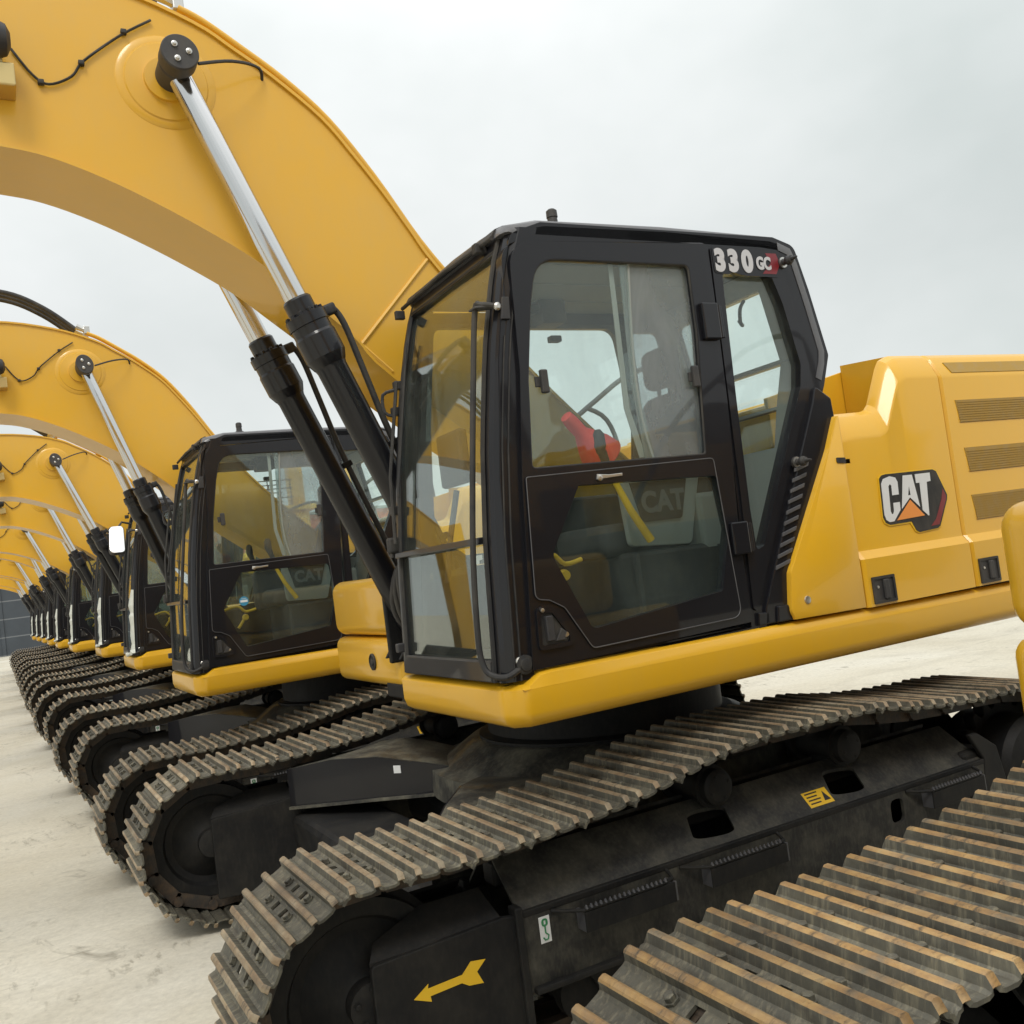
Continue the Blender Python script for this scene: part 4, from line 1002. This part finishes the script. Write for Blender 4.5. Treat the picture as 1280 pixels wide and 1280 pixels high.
# stick and bucket at the tip (beyond the frame)
bm = bmesh.new(); plate(bm, [(.25, .35), (.30, .10), (-.35, -2.35), (-.55, -2.40), (-.25, .1), (-.1, .45)], [], side, -.17, .17, .01)
ST = finish(bm, 'stick', 'boom_yellow', ROOT); ST.location = (-5.65, 0, 3.5)
bm = bmesh.new(); bk = rounded([(-.15, .1, .05), (.55, .15, .1), (.95, -.35, .3), (.55, -.95, .3), (-.25, -.85, .1), (.25, -.75, .2), (.6, -.35, .2), (.3, -.05, .1)])
plate(bm, bk, [], side, -.6, .6, .01); BK = finish(bm, 'bucket', 'frame_black', ROOT); BK.location = (-6.15, 0, 1.12)

# ---------------------------------------------------------------- boom cylinders: barrel at its foot pin (+Z towards the rod)
def make_cylinder(y):
    bm = bmesh.new()
    lathe(bm, [(r_*.86, h_) for r_, h_ in [(.05, -.05), (.080, -.03), (.080, .06), (.083, .08), (.083, 1.44), (.088, 1.455), (.092, 1.46), (.112, 1.50), (.112, 1.60), (.106, 1.612), (.106, 1.652), (.113, 1.655), (.113, 1.70), (.100, 1.705), (.078, 1.712), (.078, 1.775), (.070, 1.785), (.064, 1.785)]], (0, 0, 0), 'Z', 40)
    lathe(bm, [(.09, -.075), (.09, .075)], (0, 0, 0), 'Y', 24)
    for k in range(12):
        a = 2*PI*k/12; hexbolt(bm, .082*math.cos(a), .082*math.sin(a), 1.70, .010, .018, 'Z')
    bar = finish(bm, 'boom_cylinder', 'black', ROOT, angle=32)
    bm = bmesh.new()
    # hose runs on the cab-facing rear side (local +X side)
    tube(bm, [(.085, 0, 1.68), (.135, 0, 1.69), (.155, 0, 1.60), (.135, 0, 1.38), (.105, 0, 1.05), (.093, 0, .55), (.093, 0, .30)], .015, 10, 5)
    box(bm, .075, .15, -.025, .025, 1.66, 1.71, .01)
    h = finish(bm, 'cylinder_hose', 'rubber', bar, angle=60)
    bm = bmesh.new()
    for z in (.5, 1.0): box(bm, .07, .125, -.025, .025, z, z+.03, .004)
    finish(bm, 'hose_clamp', 'frame_black', bar)
    bm = bmesh.new(); lathe(bm, [(.0535, -2.0), (.0535, -.06), (.05, -.05)], (0, 0, 0), 'Z', 36)
    rod = finish(bm, 'piston_rod', 'chrome', ROOT, angle=40)
    s = -1 if y < 0 else 1
    bm = bmesh.new(); lathe(bm, [(.068, -.09*s), (.072, -.085*s), (.072, .035*s), (.068, .045*s), (.068, .06*s), (.079, .065*s), (.079, .135*s), (.074, .142*s), (.0, .142*s)], (0, 0, 0), 'Y', 36)
    eye = finish(bm, 'rod_eye', 'plastic', rod, angle=35)
    bm = bmesh.new()
    for k in range(3):
        a = PI/2+2*PI*k/3+.25; b2 = bmesh.new(); lathe(b2, [(.014, .1425*s), (.013, .148*s), (.009, .149*s), (.009, .155*s), (.005, .157*s)], (.036*math.cos(a), 0, .036*math.sin(a)), 'Y', 12); merge(bm, b2)
    finish(bm, 'cap_bolt', 'bolt', rod)
    return bar, rod
CYL = []
for y in (-.345, .345): CYL.append((make_cylinder(y), y))
def aim(obj, org, to, zs=1, xs=1):
    d = (to-org).normalized(); x = Vector((0, 1, 0)).cross(d).normalized()
    yv = d.cross(x)
    m = Matrix((x, yv, d)).transposed().to_4x4(); m.translation = org
    obj.matrix_local = m @ Matrix.Diagonal((xs, xs, zs, 1))
def pose(root, deg, bs, ts, bars):
    """deg lowers the boom, bs scales it about its foot, ts scales the cylinder thickness."""
    ch = {}
    for c in root.children: ch.setdefault(c.name.split('.')[0], []).append(c)
    bo = ch['boom'][0]; bo.rotation_euler = (0, -math.radians(deg), 0); bo.scale = (bs, 1 if bs == 1 else .95, bs)
    R = Matrix.Rotation(-math.radians(deg), 3, 'Y')
    for nm in ('stick', 'bucket'):
        o = ch[nm][0]; v = Vector(o.location)-FT; o.location = FT + R @ (v*bs)
        if nm == 'bucket': o.location.z = max(o.location.z, 1.12)
    pin = FT + R @ ((PINB-FT)*bs)
    for o in ch['boom_cylinder']:
        y = o['side_y']; aim(o, Vector((PINA.x, y, PINA.z)), Vector((pin.x, y, pin.z)), bars, ts)
    for o in ch['piston_rod']:
        y = o['side_y']; d = (PINA-pin); 
        aim(o, Vector((pin.x, y, pin.z)), Vector((pin.x, y, pin.z))-Vector((d.x, 0, d.z)), 1, ts)
for (bar, rod), y in CYL:
    bar['side_y'] = y; rod['side_y'] = y
# hydraulic plumbing at the foot of the cylinders
bm = bmesh.new()
for k, y0 in enumerate((-.26, -.20, -.14)):
    tube(bm, [(-.75, y0, 1.42), (-.98, y0, 1.48), (-1.04, y0, 1.62+.05*k), (-.98, y0, 1.80+.05*k), (-.86, y0+.02, 1.86+.05*k), (-.72, y0+.03, 1.80), (-.55, y0, 1.55)], .014, 8, 5)
    tube(bm, [(-.70, -y0, 1.42), (-.90, -y0, 1.50), (-.94, -y0, 1.66+.05*k), (-.84, -y0, 1.82), (-.55, -y0, 1.55)], .014, 8, 5)
box(bm, -.82, -.70, -.30, .30, 1.33, 1.42, .01)
finish(bm, 'foot_hose', 'rubber', DK, angle=60)
bm = bmesh.new()
for sy in (-1, 1):
    for w in (-.10, .10): plate(bm, [(-.95, 1.325), (-.60, 1.325), (-.70, 1.46, .06), (-.86, 1.46, .06)], [], side, sy*.345+w-.012, sy*.345+w+.012, .004)
finish(bm, 'cylinder_lug', 'frame_black', DK)

# ---------------------------------------------------------------- copies
bpy.context.view_layer.update()
def copy_tree(o, parent=None, skip=()):
    if o.name.split('.')[0] in skip: return None
    c = o.copy(); COL.objects.link(c); c.parent = parent
    if parent is not None: c.matrix_parent_inverse = o.matrix_parent_inverse.copy()
    for ch in list(o.children): copy_tree(ch, c, skip)
    return c
def sub(root, name):
    out = []
    for c in root.children:
        if c.name.split('.')[0] == name: out.append(c)
        out += sub(c, name)
    return out
# white wrap film and mirror, used on the farther machines only
EXTRA_SKIP = ('model_plate', 'model_plate_band', 'model_plate_lettering', 'paper_label')
SPECS = [  # dx, dy, dz, boom deg, boom scale, thickness, barrel, label, kind
 (.37, -4.34, .11, 0, 1, 1, 1, 'excavator cut off by the right edge, only its near track and box corner showing', 0),
 (-.38, 4.07, -.08, 0, .88, .80, .88, 'excavator right behind the big one, round blue sticker on its cab door', 2),
 (-.30, 8.25, -.07, 3.5, .88, .80, .88, 'excavator with a white mirror and peeling white film on its cab pillar', 3),
 (-.28, 12.4, -.05, 3.0, .88, .80, .88, 'excavator just behind the one with the white mirror', 3),
 (-.42, 16.6, -.05, 5.0, .88, .80, .88, 'fifth excavator down the row, small dark cab with white film strip', 3),
 (-.48, 20.7, -.05, 2.0, .88, .80, .88, 'sixth excavator down the row, narrow black cab behind five others', 3),
 (-.50, 24.8, -.05, 6.0, .88, .80, .88, 'seventh excavator down the row, only slivers of boom, cab and track showing', 4),
 (-.50, 29.0, -.05, 3.0, .88, .80, .88, 'eighth excavator down the row, third from its far end', 4),
 (-.52, 33.2, -.05, 5.0, .88, .80, .88, 'second to last excavator at the far end of the row', 4),
 (-.55, 37.4, -.05, 4.0, .88, .80, .88, 'last excavator at the far end of the row, in front of the dark wall', 4)]
UND = {SPECS[0][7]: -.09, SPECS[1][7]: .32, SPECS[2][7]: .16, SPECS[3][7]: .06, SPECS[4][7]: .16, SPECS[5][7]: .20, SPECS[6][7]: .20, SPECS[7][7]: .20, SPECS[8][7]: .20, SPECS[9][7]: .20}
SHOE_RUSTY = SHOE.copy(); SHOE_RUSTY.materials[1] = M['worn_rusty']
GROUP = 'excavators parked in a long row'
film_bm = bmesh.new()
pts = [(F(z)-.0, z) for z in (1.36, 1.40, 1.46, 1.55, 1.66, 1.76, 1.80, 1.88, 1.95, 2.05)]
FW = [.05, .012, .0, .010, .004, .016, .0, .020, .010, -.004]
for i, (x, z) in enumerate(pts[:-1]):
    x1, z1 = pts[i+1]; w = FW[i]; w1 = FW[i+1]
    loft(film_bm, [[(x_+.004, -1.405-w_, z_), (x_-.004-w_, -1.365+w_*.5, z_), (x_+.02, -1.352, z_+.01), (x_+.022, -1.428-w_*.4, z_)] for x_, z_, w_ in ((x, z, w), (x1, z1, w1))])
tube(film_bm, [(F(1.36)-.02, -1.42, 1.36), (F(1.36)-.04, -1.3, 1.34), (F(1.36)-.03, -1.15, 1.35)], .02, 7, 3)
tmp = finish(film_bm, 'wrap_film', 'film', None, angle=60); FILM = tmp.data; bpy.data.objects.remove(tmp)
mb = bmesh.new()
plate(mb, [(-.10, -.17, .05), (.06, -.17, .05), (.10, .17, .05), (-.05, .17, .05)], [], side, -.012, .0, .004)
tmp = finish(mb, 'mirror_glass', 'mirror', None); MIRG = tmp.data; bpy.data.objects.remove(tmp)
mb = bmesh.new(); plate(mb, [(-.11, -.18, .05), (.07, -.18, .05), (.11, .18, .05), (-.06, .18, .05)], [], side, .001, .04, .012); tube(mb, [(.03, .02, .15), (.10, .03, .24), (.20, .05, .22)], .012, 8)
tmp = finish(mb, 'mirror_shell', 'plastic', None); MIRS = tmp.data; bpy.data.objects.remove(tmp)

LOWROOT = None
def build_tracks(root, detail):
    for s in (-1, 1): make_track(root, s*1.295, detail)
# far prototype without single shoes
far = copy_tree(ROOT, None, EXTRA_SKIP+('round_sticker', 'round_sticker_print', 'step', 'step_tread', 'arrow_decal', 'lifting_decal', 'lifting_decal_mark', 'warning_decal', 'warning_decal_print'))
build_tracks(far, 0)
build_tracks(ROOT, 1)
pose(ROOT, 0, 1, 1, 1)
machines = [ROOT]
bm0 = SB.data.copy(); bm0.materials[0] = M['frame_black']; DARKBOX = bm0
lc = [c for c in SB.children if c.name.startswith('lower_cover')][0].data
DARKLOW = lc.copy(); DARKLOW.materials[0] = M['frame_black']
far_used = False
for (dx, dy, dz, deg, bs, ts, bars, label, kind) in SPECS:
    if kind == 4:
        r = far if not far_used else copy_tree(far); far_used = True
    else:
        sk = EXTRA_SKIP if kind == 2 else EXTRA_SKIP+('round_sticker', 'round_sticker_print')
        r = copy_tree(ROOT, None, sk)
    r.location = (dx, dy, dz); r['label'] = label; r['category'] = 'excavator'; r['group'] = GROUP
    machines.append(r)
    if kind != 4 or True:
        r['_p'] = 0; del r['_p']
    # undo any earlier pose before applying this one
    for nm, org in (('stick', (-5.65, 0, 3.5)), ('bucket', (-6.15, 0, 1.12))):
        for o in r.children:
            if o.name.split('.')[0] == nm: o.location = org
    pose(r, deg, bs, ts, bars)
    uo = UND.get(label, 0)
    if uo:
        for o in r.children:
            if o.name.split('.')[0] in ('car_body', 'track_frame', 'track'): o.location.x = uo
    if kind == 0:
        for o in sub(r, 'track_shoe'): o.data = SHOE_RUSTY
        for o in sub(r, 'storage_box'): o.location.z -= .13; o.location.x += .035
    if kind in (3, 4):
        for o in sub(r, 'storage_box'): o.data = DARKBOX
        cab = [c for c in r.children if c.name.split('.')[0] == 'cab'][0]
        if not [c for c in cab.children if c.name.startswith('wrap_film')]:
            o = bpy.data.objects.new('wrap_film', FILM); COL.objects.link(o); o.parent = cab
    if label.startswith('excavator with a white mirror'):
        cab = [c for c in r.children if c.name.split('.')[0] == 'cab'][0]
        for nm, me in (('mirror_glass', MIRG), ('mirror_shell', MIRS)):
            o = bpy.data.objects.new(nm, me); COL.objects.link(o); o.parent = cab; o.location = (-1.215, -1.10, 2.64); o.rotation_euler = (math.radians(-24), 0, math.radians(6))
ROOT['label'] = 'big excavator in the middle with the 330 plate and the hood badge'
ROOT['category'] = 'excavator'; ROOT['group'] = GROUP
# only the machine in the middle keeps the plate; the sticker belongs to the one behind it
for nm in ('round_sticker', 'round_sticker_print'):
    for o in sub(ROOT, nm): bpy.data.objects.remove(o)
for m_ in machines:
    for o in [o for c in m_.children for o in (c,)]:
        if 'side_y' in o: del o['side_y']

# ---------------------------------------------------------------- red cone inside the big machine's cab
bm = bmesh.new()
a = Vector((-.655, -1.20, 2.315)); b_ = Vector((-.42, -1.14, 2.10)); d = (b_-a).normalized()
tube(bm, [a-d*.005, a, a+d*.04, a+d*.10, a+d*.13, a+d*.20, a+d*.255, a+d*.26], [.010, .026, .031, .030, .046, .078, .092, .088], 24)
o = finish(bm, 'plastic_funnel', 'red', None, angle=40)
o['label'] = 'red plastic funnel lying inside the cab of the big middle excavator'; o['category'] = 'funnel'

# ---------------------------------------------------------------- ground, wall, buildings
GH = [(-30, .12), (-4.4, .12), (-2.2, .07), (0, 0), (4.07, -.08), (8.3, -.07), (12.4, -.05), (60, -.05)]
bm = bmesh.new()
ys = [-900, -300, -100, -30] + [-10+i*.5 for i in range(0, 60)] + [25, 40, 60, 100, 200, 500, 1500]
xs = [-1200, -400, -100, -40, -15, -8, -4, 0, 4, 8, 15, 40, 100, 400, 1500]
rows = [[bm.verts.new((x, y, interp(GH, y)-.002)) for x in xs] for y in ys]
for a, b in zip(rows, rows[1:]):
    for k in range(len(xs)-1): bm.faces.new((a[k], a[k+1], b[k+1], b[k]))
g = finish(bm, 'ground', 'ground', None, smooth=True, angle=80); g['kind'] = 'structure'

w = empty('perimeter_wall', (-8, 62, -.05)); w['label'] = 'dark slate metal wall beyond the far end of the row'; w['category'] = 'wall'
bm = bmesh.new(); box(bm, -14, 12, 0, .3, 0, 5.2, .02); finish(bm, 'wall_panel', 'wall', w)
bm = bmesh.new()
for k in range(9): box(bm, -14+k*3.2, -13.8+k*3.2, -.08, 0, 0, 5.2, .01)
finish(bm, 'wall_post', 'wall', w)
bm = bmesh.new(); box(bm, -14.05, 12.05, -.1, .4, 5.2, 5.32, .02); finish(bm, 'wall_coping', 'wall', w)

h = empty('warehouse', (17, 62, -.05)); h['label'] = 'orange red warehouse with a dark window band, seen through a cab window'; h['category'] = 'warehouse'
bm = bmesh.new(); plate(bm, [(-8, 0), (14, 0), (14, 6.9), (-8, 6.9)], [[(-7+k*2.6, 4.3), (-5+k*2.6, 4.3), (-5+k*2.6, 5.2), (-7+k*2.6, 5.2)] for k in range(8)], side, 0, .3); box(bm, -8, 14, .3, 12, 0, 6.8); finish(bm, 'wall', 'warehouse', h)
bm = bmesh.new()
for k in range(8): box(bm, -7.02+k*2.6, -4.98+k*2.6, .1, .16, 4.28, 5.22)
finish(bm, 'window_band', 'glass_dark', h)
bm = bmesh.new(); box(bm, -8.3, 14.3, -.3, 12.3, 6.9, 7.1, .03); finish(bm, 'roof', 'liner', h)

c = empty('yard_crane', (10.6, 42, -.05)); c['label'] = 'yellow yard crane with a railed platform, seen through the second cab window'; c['category'] = 'crane'
bm = bmesh.new(); box(bm, -.35, .35, -.35, .35, 0, 8.2, .05); box(bm, -.35, 3.2, -.3, .3, 8.2, 8.8, .05); box(bm, 2.6, 3.1, -.3, .3, 0, 8.2, .05); C1 = finish(bm, 'mast', 'boom_yellow', c)
bm = bmesh.new(); box(bm, -2.2, .8, -1, 1, 5.6, 5.85, .02); box(bm, -1.4, .4, -.8, .8, 4.5, 5.6, .2); finish(bm, 'platform', 'yellow', c)
bm = bmesh.new()
for x in (-2.15, -1.6, -1.05, -.5): 
    for y in (-.95, .95): tube(bm, [(x, y, 5.85), (x, y, 7.1)], .025, 6)
for z in (6.25, 6.7, 7.1):
    for y in (-.95, .95): tube(bm, [(-2.15, y, z), (-.4, y, z)], .025, 6)
    tube(bm, [(-2.15, -.95, z), (-2.15, .95, z)], .025, 6)
finish(bm, 'railing', 'plastic', c)

# ------------------------------------------------------------------ world, sun, camera
wd = bpy.data.worlds.new('World'); sc.world = wd; wd.use_nodes = True
nt = wd.node_tree; bg = nt.nodes['Background']; out = nt.nodes['World Output']
SUN_EL, SUN_ROT = math.radians(52), math.radians(205)
sky = nt.nodes.new('ShaderNodeTexSky'); sky.sky_type = 'NISHITA'; sky.sun_disc = False
sky.sun_elevation = SUN_EL; sky.sun_rotation = SUN_ROT
nt.links.new(sky.outputs[0], bg.inputs[0]); bg.inputs[1].default_value = .10
tc = nt.nodes.new('ShaderNodeTexCoord'); sx = nt.nodes.new('ShaderNodeSeparateXYZ'); nt.links.new(tc.outputs['Generated'], sx.inputs[0])
rz = ramp(nt, sx.outputs[2], [(0.0, (.62, .645, .63)), (.25, (.535, .562, .552)), (.50, (.66, .69, .68)), (1.0, (1.14, 1.15, 1.14))])
nz = nt.nodes.new('ShaderNodeTexNoise'); nz.inputs['Scale'].default_value = 1.7; nz.inputs['Detail'].default_value = 5; nz.inputs['Roughness'].default_value = .55
mp = nt.nodes.new('ShaderNodeMapping'); mp.inputs['Scale'].default_value = (1, 1, 1.6); nt.links.new(tc.outputs['Generated'], mp.inputs[0]); nt.links.new(mp.outputs[0], nz.inputs['Vector'])
rn = ramp(nt, nz.outputs[0], [(.3, (.84, .865, .86)), (.7, (1.15, 1.13, 1.14))])
mu = nt.nodes.new('ShaderNodeMix'); mu.data_type = 'RGBA'; mu.blend_type = 'MULTIPLY'; mu.inputs[0].default_value = 1
nt.links.new(rz.outputs[0], mu.inputs[6]); nt.links.new(rn.outputs[0], mu.inputs[7])
bg2 = nt.nodes.new('ShaderNodeBackground'); nt.links.new(mu.outputs[2], bg2.inputs[0]); bg2.inputs[1].default_value = 1.0
ms = nt.nodes.new('ShaderNodeMixShader'); ms.inputs[0].default_value = .965
nt.links.new(bg.outputs[0], ms.inputs[1]); nt.links.new(bg2.outputs[0], ms.inputs[2]); nt.links.new(ms.outputs[0], out.inputs[0])

sl = bpy.data.lights.new('sun', 'SUN'); sl.energy = 1.1; sl.angle = math.radians(18); sl.color = (1, .965, .90)
so = bpy.data.objects.new('sun', sl); COL.objects.link(so)
# sun behind the camera, up to the left
dirv = Vector((-.45, -.75, 1.15)).normalized()
so.rotation_euler = dirv.to_track_quat('Z', 'Y').to_euler(); so.location = (0, 0, 30)
sky.sun_elevation = math.asin(dirv.z); sky.sun_rotation = math.atan2(dirv.x, dirv.y)

def cam_rot(yaw, pitch, roll):
    cy, sy, cp, sp = math.cos(yaw), math.sin(yaw), math.cos(pitch), math.sin(pitch)
    f = Vector((-sy*cp, cy*cp, sp)); r = Vector((cy, sy, 0)); u = r.cross(f)
    c, s = math.cos(roll), math.sin(roll)
    R_ = c*r+s*u; U_ = -s*r+c*u
    return Matrix((R_, U_, -f)).transposed()
cd = bpy.data.cameras.new('camera'); co = bpy.data.objects.new('camera', cd); COL.objects.link(co)
cd.sensor_width = 36; cd.lens = 36*1194.7/1280; cd.clip_end = 5000; cd.clip_start = .05
m4 = cam_rot(-.4988, .0507, -.1288).to_4x4(); m4.translation = Vector((-2.746, -4.4762, 1.7595)); co.matrix_world = m4
sc.camera = co
sc.view_settings.view_transform = 'Standard'; sc.view_settings.look = 'None'; sc.view_settings.exposure = .46; sc.view_settings.gamma = 1
sc.cycles.max_bounces = 10; sc.cycles.transparent_max_bounces = 24; sc.cycles.glossy_bounces = 5; sc.cycles.diffuse_bounces = 3
